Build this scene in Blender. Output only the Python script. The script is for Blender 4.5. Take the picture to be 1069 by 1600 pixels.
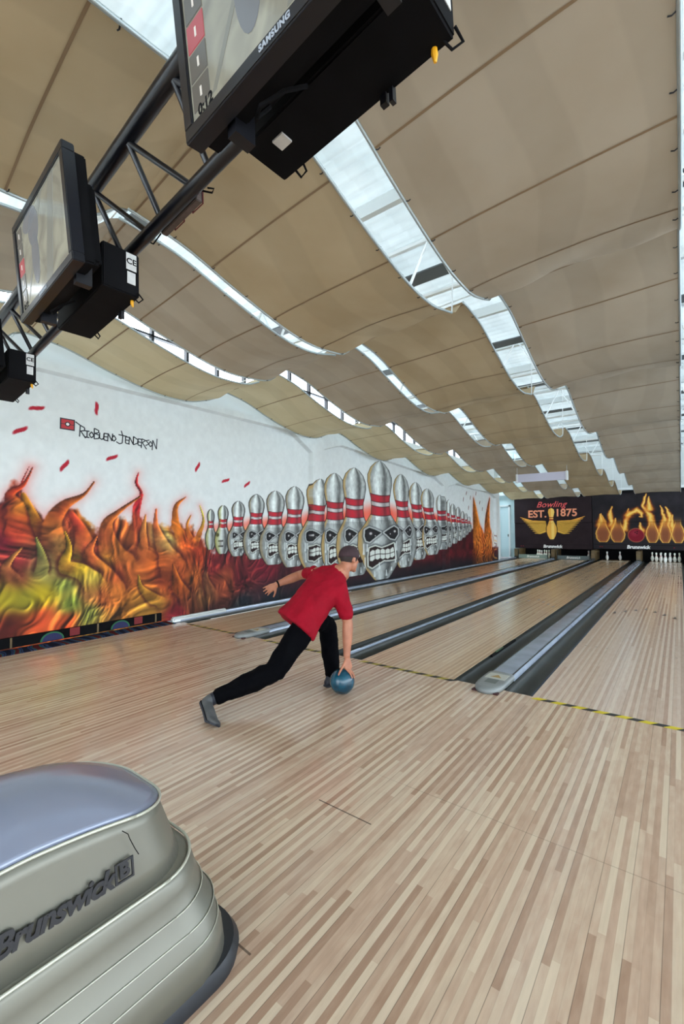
import bpy, math, random
import numpy as np
from mathutils import Vector, Matrix
random.seed(7); rng = np.random.RandomState(5)
for o in list(bpy.data.objects): bpy.data.objects.remove(o)
SC = bpy.context.scene; COL = SC.collection

# ------------------------------------------------------------------ camera
YAW, PITCH, ROLL = .649, .037, -.004
def cam_axes():
    F = Vector((-math.sin(YAW)*math.cos(PITCH), math.cos(YAW)*math.cos(PITCH), math.sin(PITCH)))
    r = Vector((math.cos(YAW), math.sin(YAW), 0)); u = r.cross(F)
    return math.cos(ROLL)*r+math.sin(ROLL)*u, -math.sin(ROLL)*r+math.cos(ROLL)*u, F
r_, u_, F_ = cam_axes()
cd = bpy.data.cameras.new('camera'); cam = bpy.data.objects.new('camera', cd); COL.objects.link(cam)
cd.sensor_fit = 'VERTICAL'; cd.sensor_height = 36; cd.lens = 695.9/1600*36; cd.clip_start = .05; cd.clip_end = 200
M4 = Matrix.Identity(4)
for i in range(3): M4[i][0] = r_[i]; M4[i][1] = u_[i]; M4[i][2] = -F_[i]
M4[0][3], M4[1][3], M4[2][3] = .508, -4.032, 1.432
cam.matrix_world = M4; SC.camera = cam

# ------------------------------------------------------------------ daylight
w = bpy.data.worlds.new('world'); SC.world = w; w.use_nodes = True
w.node_tree.nodes['Background'].inputs[0].default_value = (.80, .90, 1.0, 1)
w.node_tree.nodes['Background'].inputs[1].default_value = 7.0
SC.view_settings.view_transform = 'Standard'; SC.view_settings.look = 'None'
SC.view_settings.gamma = 1; SC.view_settings.use_curve_mapping = False
SC.view_settings.exposure = 0.0

# ------------------------------------------------------------------ helpers
def lin(c):
    return tuple((x/255/12.92 if x/255 <= .04045 else ((x/255+.055)/1.055)**2.4) for x in c)
def linarr(a):
    a = a/255.; return np.where(a <= .04045, a/12.92, ((a+.055)/1.055)**2.4)
def mat(name, rgb, rough=.5, metal=0, spec=.5, coat=0, emit=None, es=1, trans=0):
    m = bpy.data.materials.new(name); m.use_nodes = True
    b = m.node_tree.nodes['Principled BSDF']
    c = lin(rgb)
    b.inputs['Base Color'].default_value = (*c, 1)
    b.inputs['Roughness'].default_value = rough; b.inputs['Metallic'].default_value = metal
    b.inputs['Specular IOR Level'].default_value = spec
    if coat: b.inputs['Coat Weight'].default_value = coat; b.inputs['Coat Roughness'].default_value = .08
    if emit: b.inputs['Emission Color'].default_value = (*lin(emit), 1); b.inputs['Emission Strength'].default_value = es
    return m
def varied(name, a, b2, scale=8, rough=.5, metal=0, spec=.5, stretch=(1, 1, 1), bump=0, coat=0, detail=4):
    """noise between two colours"""
    m = mat(name, a, rough, metal, spec, coat); nt = m.node_tree; b = nt.nodes['Principled BSDF']
    tc = nt.nodes.new('ShaderNodeTexCoord'); mp = nt.nodes.new('ShaderNodeMapping'); mp.inputs['Scale'].default_value = stretch
    n = nt.nodes.new('ShaderNodeTexNoise'); n.inputs['Scale'].default_value = scale; n.inputs['Detail'].default_value = detail
    cr = nt.nodes.new('ShaderNodeValToRGB'); cr.color_ramp.elements[0].color = (*lin(a), 1); cr.color_ramp.elements[1].color = (*lin(b2), 1)
    cr.color_ramp.elements[0].position = .35; cr.color_ramp.elements[1].position = .65
    nt.links.new(tc.outputs['Object'], mp.inputs[0]); nt.links.new(mp.outputs[0], n.inputs['Vector'])
    nt.links.new(n.outputs[0], cr.inputs[0]); nt.links.new(cr.outputs[0], b.inputs['Base Color'])
    if bump:
        bp = nt.nodes.new('ShaderNodeBump'); bp.inputs['Strength'].default_value = bump; bp.inputs['Distance'].default_value = .01
        nt.links.new(n.outputs[0], bp.inputs['Height']); nt.links.new(bp.outputs[0], b.inputs['Normal'])
    return m

class MB:
    def __init__(s): s.v = []; s.f = []; s.m = []
    def add(s, vs, fs, mi=0):
        o = len(s.v); s.v += [tuple(v) for v in vs]; s.f += [tuple(i+o for i in f) for f in fs]; s.m += [mi]*len(fs); return s
    def box(s, x0, x1, y0, y1, z0, z1, mi=0, T=None, bev=0):
        if bev:
            import bmesh
            bm = bmesh.new(); bmesh.ops.create_cube(bm, size=1)
            for v in bm.verts: v.co = Vector((x0+(v.co.x+.5)*(x1-x0), y0+(v.co.y+.5)*(y1-y0), z0+(v.co.z+.5)*(z1-z0)))
            bmesh.ops.bevel(bm, geom=bm.edges[:], offset=bev, segments=3, affect='EDGES')
            vs = [v.co.copy() for v in bm.verts]; fs = [[v.index for v in f.verts] for f in bm.faces]; bm.free()
        else:
            vs = [Vector((x, y, z)) for z in (z0, z1) for y in (y0, y1) for x in (x0, x1)]
            fs = [(0, 2, 3, 1), (4, 5, 7, 6), (0, 1, 5, 4), (2, 6, 7, 3), (0, 4, 6, 2), (1, 3, 7, 5)]
        if T is not None: vs = [T @ v for v in vs]
        return s.add(vs, fs, mi)
    def rings(s, rings, cap=True, mi=0, closed=True):
        n = len(rings[0]); vs = [p for r in rings for p in r]; fs = []
        for i in range(len(rings)-1):
            for j in range(n if closed else n-1):
                k = (j+1) % n; fs.append((i*n+j, i*n+k, (i+1)*n+k, (i+1)*n+j))
        if cap: fs.append(tuple(range(n-1, -1, -1))); fs.append(tuple((len(rings)-1)*n+j for j in range(n)))
        return s.add(vs, fs, mi)
    def tube(s, pts, r, n=12, mi=0, cap=True):
        pts = [Vector(p) for p in pts]; rr = r if isinstance(r, (list, tuple)) else [r]*len(pts)
        d0 = (pts[1]-pts[0]).normalized(); a = Vector((0, 0, 1)) if abs(d0.z) < .9 else Vector((1, 0, 0)); u = d0.cross(a).normalized()
        R = []
        for i, p in enumerate(pts):
            d = (pts[min(i+1, len(pts)-1)]-pts[max(i-1, 0)]).normalized()
            u = (u-d*u.dot(d)).normalized(); v = d.cross(u)
            R.append([p+rr[i]*(u*math.cos(2*math.pi*j/n)+v*math.sin(2*math.pi*j/n)) for j in range(n)])
        return s.rings(R, cap, mi)
    def lathe(s, prof, c=(0, 0, 0), n=24, mi=0):
        R = [[(c[0]+r*math.cos(2*math.pi*j/n), c[1]+r*math.sin(2*math.pi*j/n), c[2]+z) for j in range(n)] for r, z in prof]
        return s.rings(R, True, mi)
    def ell(s, c, ax, n=20, m=12, mi=0):
        """ellipsoid: ax three scaled axis vectors"""
        c = Vector(c); R = []
        for i in range(m+1):
            t = -math.pi/2+math.pi*(i+.02)/(m+.04)
            R.append([c+ax[2]*math.sin(t)+(ax[0]*math.cos(2*math.pi*j/n)+ax[1]*math.sin(2*math.pi*j/n))*math.cos(t) for j in range(n)])
        return s.rings(R, True, mi)
    def loft(s, L, n=20, mi=0, e=2.0):
        """L: (centre, u axis scaled, v axis scaled)"""
        R = []
        for c, u, v in L:
            rr = []
            for j in range(n):
                a = 2*math.pi*j/n; ca, sa = math.cos(a), math.sin(a)
                rr.append(Vector(c)+u*(abs(ca)**(2/e)*(1 if ca >= 0 else -1))+v*(abs(sa)**(2/e)*(1 if sa >= 0 else -1)))
            R.append(rr)
        return s.rings(R, True, mi)

ORG = {}
def obj(name, mb, mats, parent=None, smooth=False, loc=None):
    me = bpy.data.meshes.new(name)
    if parent is not None: org = ORG[parent.name]
    else: org = Vector(loc) if loc is not None else Vector((0, 0, 0))
    if loc is not None and parent is None: pass
    me.from_pydata([tuple(Vector(v)-org) for v in mb.v], [], mb.f)
    ms = mats if isinstance(mats, (list, tuple)) else [mats]
    for m in ms: me.materials.append(m)
    if len(ms) > 1: me.polygons.foreach_set('material_index', mb.m)
    if smooth: me.polygons.foreach_set('use_smooth', [True]*len(me.polygons))
    me.update()
    import bmesh
    if len(me.polygons) < 60000:
        bm = bmesh.new(); bm.from_mesh(me); bmesh.ops.recalc_face_normals(bm, faces=bm.faces); bm.to_mesh(me); bm.free()
    if smooth and smooth != 'all':
        try: me.set_sharp_from_angle(angle=math.radians(42))
        except Exception: pass
    o = bpy.data.objects.new(name, me); COL.objects.link(o); ORG[o.name] = org
    if parent is not None: o.parent = parent
    else: o.location = org
    return o
def thing(name, label, cat, loc=(0, 0, 0), group=None, rot=None):
    o = bpy.data.objects.new(name, None); COL.objects.link(o); o.empty_display_size = .1
    if rot is not None: o.matrix_world = rot; ORG[o.name] = Vector((0, 0, 0))
    else: o.location = loc; ORG[o.name] = Vector(loc)
    o['label'] = label; o['category'] = cat
    if group: o['group'] = group
    return o
def tag(o, label, cat, group=None):
    o['label'] = label; o['category'] = cat
    if group: o['group'] = group
    return o
def struct(name, mb, m, **k):
    o = obj(name, mb, m, **k); o['kind'] = 'structure'; return o
def mod_mesh(o):
    """apply live modifiers into the mesh"""
    dg = bpy.context.evaluated_depsgraph_get(); me = bpy.data.meshes.new_from_object(o.evaluated_get(dg))
    o.modifiers.clear(); o.data = me
def remesh(o, vox, it=6, smooth=.5):
    m = o.modifiers.new('r', 'REMESH'); m.mode = 'VOXEL'; m.voxel_size = vox; m.use_smooth_shade = True
    m = o.modifiers.new('s', 'SMOOTH'); m.iterations = it; m.factor = smooth
    mod_mesh(o)
    o.data.polygons.foreach_set('use_smooth', [True]*len(o.data.polygons))
def text_mesh(name, s, size, m, parent, mw, extrude=.002, bold=0, shear=0, spacing=1, align='CENTER'):
    cu = bpy.data.curves.new(name, 'FONT'); cu.body = s; cu.size = size; cu.extrude = extrude; cu.offset = bold; cu.shear = shear
    cu.space_character = spacing; cu.align_x = align; cu.align_y = 'CENTER'; cu.resolution_u = 4
    t = bpy.data.objects.new(name, cu); COL.objects.link(t)
    dg = bpy.context.evaluated_depsgraph_get(); me = bpy.data.meshes.new_from_object(t.evaluated_get(dg))
    bpy.data.objects.remove(t); me.transform(mw); me.materials.clear(); me.materials.append(m)
    org = ORG[parent.name]; me.transform(Matrix.Translation(-org))
    o = bpy.data.objects.new(name, me); COL.objects.link(o); o.parent = parent; ORG[o.name] = org
    return o
def vcol_mat(name, rough=.6, spec=.3):
    m = mat(name, (200, 200, 200), rough, 0, spec); nt = m.node_tree
    a = nt.nodes.new('ShaderNodeVertexColor'); a.layer_name = 'paint'
    nt.links.new(a.outputs[0], nt.nodes['Principled BSDF'].inputs['Base Color']); return m

# ------------------------------------------------------------------ materials
def board_mat(name, ca, cb, cc, width=.0265, rough=.2, seams=(), seg=.8):
    m = mat(name, ca, rough, 0, .75); nt = m.node_tree; N = nt.nodes; Lk = nt.links; b = N['Principled BSDF']
    def math_(op, a, bb=None, c=None):
        n = N.new('ShaderNodeMath'); n.operation = op
        for i, x in enumerate((a, bb, c)):
            if x is None: continue
            if isinstance(x, (int, float)): n.inputs[i].default_value = x
            else: Lk.new(x, n.inputs[i])
        return n.outputs[0]
    g = N.new('ShaderNodeNewGeometry'); sp = N.new('ShaderNodeSeparateXYZ'); Lk.new(g.outputs['Position'], sp.inputs[0])
    X, Y = sp.outputs[0], sp.outputs[1]
    xs = math_('DIVIDE', X, width); xi = math_('FLOOR', xs); xf = math_('FRACT', xs)
    wn = N.new('ShaderNodeTexWhiteNoise'); wn.noise_dimensions = '1D'; Lk.new(xi, wn.inputs['W'])
    ys = math_('ADD', math_('DIVIDE', Y, seg), math_('MULTIPLY', wn.outputs[0], 7.3)); yi = math_('FLOOR', ys)
    w2 = N.new('ShaderNodeTexWhiteNoise'); w2.noise_dimensions = '2D'
    cx = N.new('ShaderNodeCombineXYZ'); Lk.new(xi, cx.inputs[0]); Lk.new(yi, cx.inputs[1]); Lk.new(cx.outputs[0], w2.inputs['Vector'])
    # wide tonal groups of boards + fine grain
    alt = math_('MODULO', math_('ABSOLUTE', xi), 2)
    nm = N.new('ShaderNodeTexNoise'); mp2 = N.new('ShaderNodeMapping'); mp2.inputs['Scale'].default_value = (38, 9, 1); Lk.new(g.outputs['Position'], mp2.inputs[0]); Lk.new(mp2.outputs[0], nm.inputs['Vector']); nm.inputs['Scale'].default_value = 1; nm.inputs['Detail'].default_value = 3
    v = math_('ADD', math_('ADD', math_('MULTIPLY', w2.outputs[0], .42), math_('MULTIPLY', alt, .28)), math_('MULTIPLY', nm.outputs[0], .34))
    cr = N.new('ShaderNodeValToRGB'); cr.color_ramp.interpolation = 'LINEAR'
    e = cr.color_ramp.elements; e[0].position = .2; e[0].color = (*lin(cb), 1); e[1].position = .75; e[1].color = (*lin(ca), 1)
    e2 = e.new(.47); e2.color = (*lin(cc), 1)
    Lk.new(v, cr.inputs[0])
    n = N.new('ShaderNodeTexNoise'); mp = N.new('ShaderNodeMapping'); mp.inputs['Scale'].default_value = (60, 5, 1)
    Lk.new(g.outputs['Position'], mp.inputs[0]); Lk.new(mp.outputs[0], n.inputs['Vector']); n.inputs['Scale'].default_value = 1; n.inputs['Detail'].default_value = 5
    edge = math_('LESS_THAN', math_('ABSOLUTE', math_('SUBTRACT', xf, .5)), .462)    # 1 inside, 0 in the joint
    grain = math_('ADD', math_('MULTIPLY', n.outputs[0], .3), .85)
    e4 = math_('LESS_THAN', math_('ABSOLUTE', math_('SUBTRACT', math_('FRACT', math_('DIVIDE', xs, 4)), .5)), .488)
    fac = math_('MULTIPLY', math_('MULTIPLY', grain, math_('ADD', math_('MULTIPLY', edge, .10), .90)), math_('ADD', math_('MULTIPLY', e4, .42), .58))
    for (ys0, x0, x1, wd, dk) in seams:
        s1 = math_('LESS_THAN', math_('ABSOLUTE', math_('SUBTRACT', Y, ys0)), wd)
        s2 = math_('MULTIPLY', math_('GREATER_THAN', X, x0), math_('LESS_THAN', X, x1))
        fac = math_('MULTIPLY', fac, math_('SUBTRACT', 1, math_('MULTIPLY', math_('MULTIPLY', s1, s2), dk)))
    mx = N.new('ShaderNodeMix'); mx.data_type = 'RGBA'; mx.blend_type = 'MULTIPLY'; mx.inputs[0].default_value = 1
    Lk.new(cr.outputs[0], mx.inputs[6]); cc2 = N.new('ShaderNodeCombineColor')
    for i in range(3): Lk.new(fac, cc2.inputs[i])
    Lk.new(cc2.outputs[0], mx.inputs[7]); Lk.new(mx.outputs[2], b.inputs['Base Color'])
    n2 = N.new('ShaderNodeTexNoise'); n2.inputs['Scale'].default_value = 3; n2.inputs['Detail'].default_value = 3
    Lk.new(g.outputs['Position'], n2.inputs['Vector'])
    Lk.new(math_('ADD', math_('MULTIPLY', n2.outputs[0], .16), rough-.08), b.inputs['Roughness'])
    return m
M_floor = board_mat('approach_boards', (214, 192, 166), (168, 135, 112), (194, 164, 140), rough=.18,
    seams=((-2.19, -1.05, -.72, .004, .75), (-1.80, -.75, 3, .0025, .3), (-2.985, -.85, -.68, .004, .7), (-1.80, -6, -.75, .002, .18)))
M_lane2 = board_mat('lane_boards_warm', (212, 184, 150), (180, 146, 114), (198, 166, 132), rough=.19, seg=3.2)
M_lane = board_mat('lane_boards', (214, 192, 172), (178, 148, 130), (198, 172, 152), rough=.19, seg=3.2)
M_gutter = varied('gutter_plastic', (34, 37, 33), (44, 47, 42), 5, .35, 0, .4)
M_cap = varied('capping_grey_plastic', (142, 152, 166), (160, 170, 186), 4, .22, .2, .6)
M_capend = varied('cap_end_plastic', (118, 122, 122), (132, 136, 134), 6, .35)
M_dark = mat('black_steel', (13, 14, 20), .4, .0, .5)
M_pipe = mat('truss_black_paint', (5, 6, 13), .3, .0, .6)
M_black = varied('matt_black', (3, 3, 5), (8, 8, 11), 8, .75, 0, .15)
M_white = varied('white_plaster', (216, 221, 219), (211, 216, 214), 1.2, .8, 0, .2)
M_trimw = mat('white_paint_metal', (225, 230, 230), .4, .2)
M_pin = mat('pin_white', (238, 238, 232), .2, 0, .6)
M_pinred = mat('pin_red', (190, 25, 35), .3)
M_wood = varied('kickback_wood', (112, 92, 58), (84, 68, 44), 5, .5)
M_yel = mat('yellow_plastic', (235, 170, 20), .5)
M_label = varied('sticker_white', (205, 205, 200), (190, 190, 188), 30, .6)
M_tube = mat('edge_batten', (175, 186, 186), .4, .5)

# fabric sails, light passes through
def cloth_mat(name, a, b2, tr=.35):
    m = varied(name, a, b2, 1.3, .85, 0, .15, bump=0); nt = m.node_tree; b = nt.nodes['Principled BSDF']
    src = b.inputs['Base Color'].links[0].from_socket
    g_ = nt.nodes.new('ShaderNodeNewGeometry'); wv = nt.nodes.new('ShaderNodeTexWave'); wv.inputs['Scale'].default_value = .55; wv.inputs['Distortion'].default_value = 7; wv.inputs['Detail'].default_value = 1; wv.inputs['Detail Scale'].default_value = .6
    nt.links.new(g_.outputs['Position'], wv.inputs['Vector']); mr = nt.nodes.new('ShaderNodeMapRange'); mr.inputs[1].default_value = .55; mr.inputs[2].default_value = .7; mr.inputs[3].default_value = 1; mr.inputs[4].default_value = .94
    nt.links.new(wv.outputs[1], mr.inputs[0]); mm = nt.nodes.new('ShaderNodeVectorMath'); mm.operation = 'SCALE'; nt.links.new(src, mm.inputs[0]); nt.links.new(mr.outputs[0], mm.inputs['Scale']); src = mm.outputs[0]
    nt.links.new(src, b.inputs['Base Color']); t = nt.nodes.new('ShaderNodeBsdfTranslucent')
    nt.links.new(src, t.inputs[0]); mx = nt.nodes.new('ShaderNodeMixShader'); mx.inputs[0].default_value = tr
    nt.links.new(b.outputs[0], mx.inputs[1]); nt.links.new(t.outputs[0], mx.inputs[2])
    nt.links.new(mx.outputs[0], nt.nodes['Material Output'].inputs[0]); return m
M_cloth = [cloth_mat('shade_cloth_warm', (186, 166, 134), (176, 154, 120), .22), cloth_mat('shade_cloth_grey', (182, 168, 148), (172, 156, 134), .22), cloth_mat('shade_cloth_cream', (206, 192, 158), (196, 180, 144), .22)]
M_seam = mat('shade_seam', (140, 118, 90), .9)
M_roof = cloth_mat('fibreglass_roof', (208, 215, 214), (190, 200, 200), .17)

# ------------------------------------------------------------------ structure
LX = [0.0, -1.765, -3.28, -4.96]; H = .527; LEND = 18.95
mb = MB(); mb.box(-5.62, 9, -14, 0, -.06, 0)
struct('floor', mb, M_floor)
mb = MB(); mb.box(-9, 9, 0, 24, -.5, -.16); struct('floor_under_lanes', mb, M_black)
# right of lane: the neighbouring floor so that nothing is void
mb = MB(); mb.box(.78, 9, 0, 18.2, -.1, .02); struct('floor_beside_lanes', mb, M_cap)
def wall_box(name, *a, m=M_white):
    q = MB(); q.box(*a); return struct(name, q, m)
# upper left wall with clerestory windows
mb = MB(); mb.box(-6.15, -5.93, -14, 15.6, 3.55, 4.02); mb.box(-6.15, -5.93, -14, 15.6, 4.95, 5.5)
struct('wall_left_upper', mb, M_white)
mb = MB()
y = -14
while y < 15.6: mb.box(-6.08, -6.0, y, y+.045, 4.02, 4.95); y += .62
mb.box(-6.08, -6.0, -14, 15.6, 4.45, 4.48)
f = struct('window_1', mb, M_dark)
wall_box('wall_left_near', -6.15, -5.82, -14, -2.55, 0, 3.55)
wall_box('wall_left_end', -6.15, -5.80, 15.5, 15.75, 0, 5.5)
wall_box('wall_far', -9, 9, 19.6, 19.8, 0, 5.5)
wall_box('wall_far_left', -9, -5.95, 18.5, 18.6, 0, 5.5, m=varied('pale_blue_wall', (206, 228, 230), (190, 216, 220), 3, .6))
wall_box('wall_alcove', -9.1, -9, 15.5, 19, 0, 5.5)
wall_box('wall_alcove_near', -9, -6.1, 15.4, 15.5, 0, 5.5)
mb = MB(); mb.box(-6.7, -6.63, 18.40, 18.5, 0, 2.55); mb.box(-6.22, -6.15, 18.40, 18.5, 0, 2.55); mb.box(-6.7, -6.15, 18.40, 18.5, 2.48, 2.55); mb.box(-6.63, -6.22, 18.46, 18.5, 0, 2.48, 1)
struct('door_1', mb, [M_trimw, mat('door_pale', (196, 220, 224), .4)])
mb = MB(); mb.box(-6.27, -6.24, 18.42, 18.46, 1.0, 1.12); h_ = obj('door_handle', mb, M_dark, bpy.data.objects['door_1'])
wall_box('wall_front_beam', -9, 9, 18.25, 18.45, 3.02, 3.12, m=M_trimw)
# back wall and right wall with daylight openings
mb = MB(); mb.box(-6.15, 9, -14.2, -14, 0, .5); mb.box(-6.15, 9, -14.2, -14, 4.6, 5.5)
for x in (-6.15, -2.4, 1.4, 5.2, 8.7): mb.box(x, x+.35, -14.2, -14, .5, 4.6)
struct('wall_back', mb, M_white)
mb = MB(); mb.box(9, 9.2, -14, 20, 0, .6); mb.box(9, 9.2, -14, 20, 4.8, 5.5)
for i in range(9): mb.box(9, 9.2, -14+i*4.2, -13.5+i*4.2, .6, 4.8)
struct('wall_right', mb, M_white)
# corrugated translucent roof
mb = MB(); R0 = []
ny = int(34/.045)
rr = [[(-6.2, -14.2+i*.045, 5.25+.03*math.sin(i*.045/.18*2*math.pi)), (9.2, -14.2+i*.045, 5.25+.03*math.sin(i*.045/.18*2*math.pi))] for i in range(ny+1)]
mb.rings(rr, cap=False, closed=False); struct('ceiling', mb, M_roof, smooth='all')
mb = MB()
for k in range(-8, 13):
    y = .15+k*1.62; mb.box(-6.1, 9, y, y+.07, 5.05, 5.2)
struct('trim_1', mb, M_trimw)
for k in range(-3, 7):
    y = 1.15+k*2.85
    q = MB(); q.box(-6.1, 9, y, y+.26, 4.78, 4.80); struct('trim_2', q, mat('grey_duct_band', (84, 90, 92), .5))
mb = MB()
for y in (-2.2, .9, 4.6, 8.4, 12.3, 16):                           # roof trusses across the hall
    mb.tube([(-6, y, 4.3), (9, y, 4.3)], .035, 8); mb.tube([(-6, y, 5.0), (9, y, 5.0)], .04, 8)
    for i in range(20):
        x = -6+i*.75; mb.tube([(x, y, 4.3), (x+.375, y, 5.0), (x+.75, y, 4.3)], .022, 6)
struct('trim_3', mb, M_trimw)
mb = MB()
for x in (-1.45, -.2): mb.box(x, x+.05, -8, 19, 4.9, 5.02)
struct('trim_4', mb, M_trimw)

# ------------------------------------------------------------------ mural wall
WX = -5.9
PINS = [(0.69,0.69,1.77,1.08,0.10),(0.94,0.95,1.85,1.00,0.16),(1.27,1.29,1.94,0.94,0.22),(1.70,1.73,2.09,0.86,0.29),(2.18,2.23,2.19,0.73,0.37),(2.73,2.79,2.32,0.64,0.42),(3.42,3.51,2.53,0.51,0.54),(4.15,4.15,2.73,0.37,0.61),(4.95,4.94,2.94,0.26,0.74),(6.19,6.12,3.25,0.07,1.14),(7.46,7.26,3.00,0.30,0.69),(8.36,8.16,2.84,0.47,0.66),(9.26,8.94,2.70,0.57,0.70),(9.94,9.86,2.55,0.71,0.45),(10.51,10.40,2.42,0.77,0.43),(11.06,10.93,2.30,0.88,0.37),(11.52,11.40,2.20,0.97,0.33),(11.91,11.81,2.06,1.08,0.28),(12.19,12.15,1.99,1.17,0.22),(12.49,12.44,1.87,1.28,0.20)]
TONG = [
([(-2.00,2.21,0.004),(-2.10,1.88,0.020),(-2.15,1.26,0.077)],(150, 30, 30)),
([(-0.60,2.27,0.010),(-0.63,2.12,0.024),(-0.55,1.95,0.029),(-0.65,1.69,0.076),(-0.59,1.36,0.142)],(190, 20, 35)),
([(-1.96,2.21,0.008),(-2.05,1.99,0.024),(-2.19,1.85,0.054),(-2.10,1.65,0.117),(-2.00,1.28,0.177)],(200, 60, 30)),
([(-2.05,1.86,0.031),(-1.92,1.57,0.056),(-1.82,1.28,0.101)],(190, 120, 30)),
([(-1.23,2.08,0.013),(-1.36,1.90,0.026),(-1.60,1.74,0.075),(-1.72,1.48,0.131),(-1.64,1.01,0.248)],(180, 85, 30)),
([(-1.50,1.62,.05),(-1.38,1.40,.09),(-1.30,1.1,.15)],(190,60,40)),
([(-0.57,1.92,0.014),(-0.89,1.68,0.037),(-1.05,1.48,0.090),(-0.99,1.09,0.180),(-0.74,0.68,0.278)],(190, 95, 40)),
([(0.20,1.95,0.010),(0.03,1.80,0.041),(0.03,1.54,0.071),(0.17,1.22,0.124)],(215, 110, 30)),
([(-0.48,1.65,0.014),(-0.51,1.42,0.048),(-0.53,1.10,0.105)],(215, 130, 60)),
([(-0.31,1.73,0.020),(-0.31,1.48,0.049),(-0.18,1.14,0.124),(0.09,0.68,0.204)],(210, 100, 50)),
([(0.47,1.82,0.011),(0.54,1.56,0.027),(0.40,1.18,0.074)],(215, 200, 50)),
([(0.30,1.66,0.011),(0.23,1.48,0.031),(0.32,1.24,0.063)],(235, 140, 40)),
([(-0.58,0.75,0.014),(-0.52,0.54,0.047),(-0.17,0.25,0.123)],(180, 130, 40)),
([(-1.18,1.34,0.013),(-1.28,1.08,0.078),(-1.04,0.76,0.134),(-0.81,0.34,0.228)],(215, 100, 50)),
([(-1.58,1.40,0.013),(-1.53,1.19,0.042),(-1.57,0.96,0.083),(-1.35,0.84,0.120),(-1.14,0.55,0.176)],(200, 150, 40)),
([(-1.91,1.33,0.012),(-1.84,1.08,0.056),(-1.86,0.84,0.096)],(140, 140, 70)),
([(-2.06,1.21,0.012),(-2.21,1.00,0.046),(-2.17,0.81,0.114)],(190, 120, 60)),
([(-0.02,0.88,0.015),(0.07,0.53,0.102),(0.22,0.26,0.155)],(175, 80, 30)),
([(0.67,0.81,0.016),(0.59,0.62,0.054),(0.73,0.30,0.109)],(150, 90, 60)),
([(0.70,0.93,0.011),(0.65,0.69,0.043)],(190, 60, 60)),
([(13.6,1.5,.05),(13.75,1.0,.35),(13.9,.3,.5)],(190, 90, 30)),
([(12.93,2.58,0.05),(13.05,2.1,0.22),(13.2,1.5,.38),(13.35,0.97,0.5),(13.3,0.19,0.6)],(215, 115, 30)),
([(14.77,2.67,.05),(14.55,2.1,.2),(14.45,1.5,.34),(14.5,.95,.45),(14.6,.12,.5)],(212, 108, 35)),
]
GROUND = [(-2.6,1.8),(-2.29,1.75),(-2.15,1.95),(-2.02,1.85),(-1.78,1.52),(-1.66,1.50),(-1.58,1.68),(-1.44,1.72),(-1.22,1.46),(-1.12,1.30),(-0.98,1.52),(-.82,1.66),(-.62,1.62),(-.45,1.40),(-0.14,1.42),(0.35,1.42),(0.62,1.16),(1.1,1.10),(1.6,.98),(3.17,0.80),(6.29,0.83),(9.45,0.84),(10.46,1.0),(12.21,1.25),(13.0,1.45),(13.3,.6),(14.2,.6),(15.53,.6)]
PET = [(-1.93,2.96,0.6),(-2.10,2.65,0.9),(-1.21,3.11,1.9),(-1.60,2.27,1.3),(-0.99,2.45,0.8),(0.42,2.47,1.4),(1.00,2.29,0.7),(1.49,2.26,1.0),(11.9,2.5,1.8),(12.4,2.2,1.8),(12.6,2.6,1.8),(12.9,2.1,1.5),(13.6,2.45,1.5),(13.9,2.2,1.7),(12.2,2.75,1.5),(13.2,2.8,1.7)]

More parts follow.
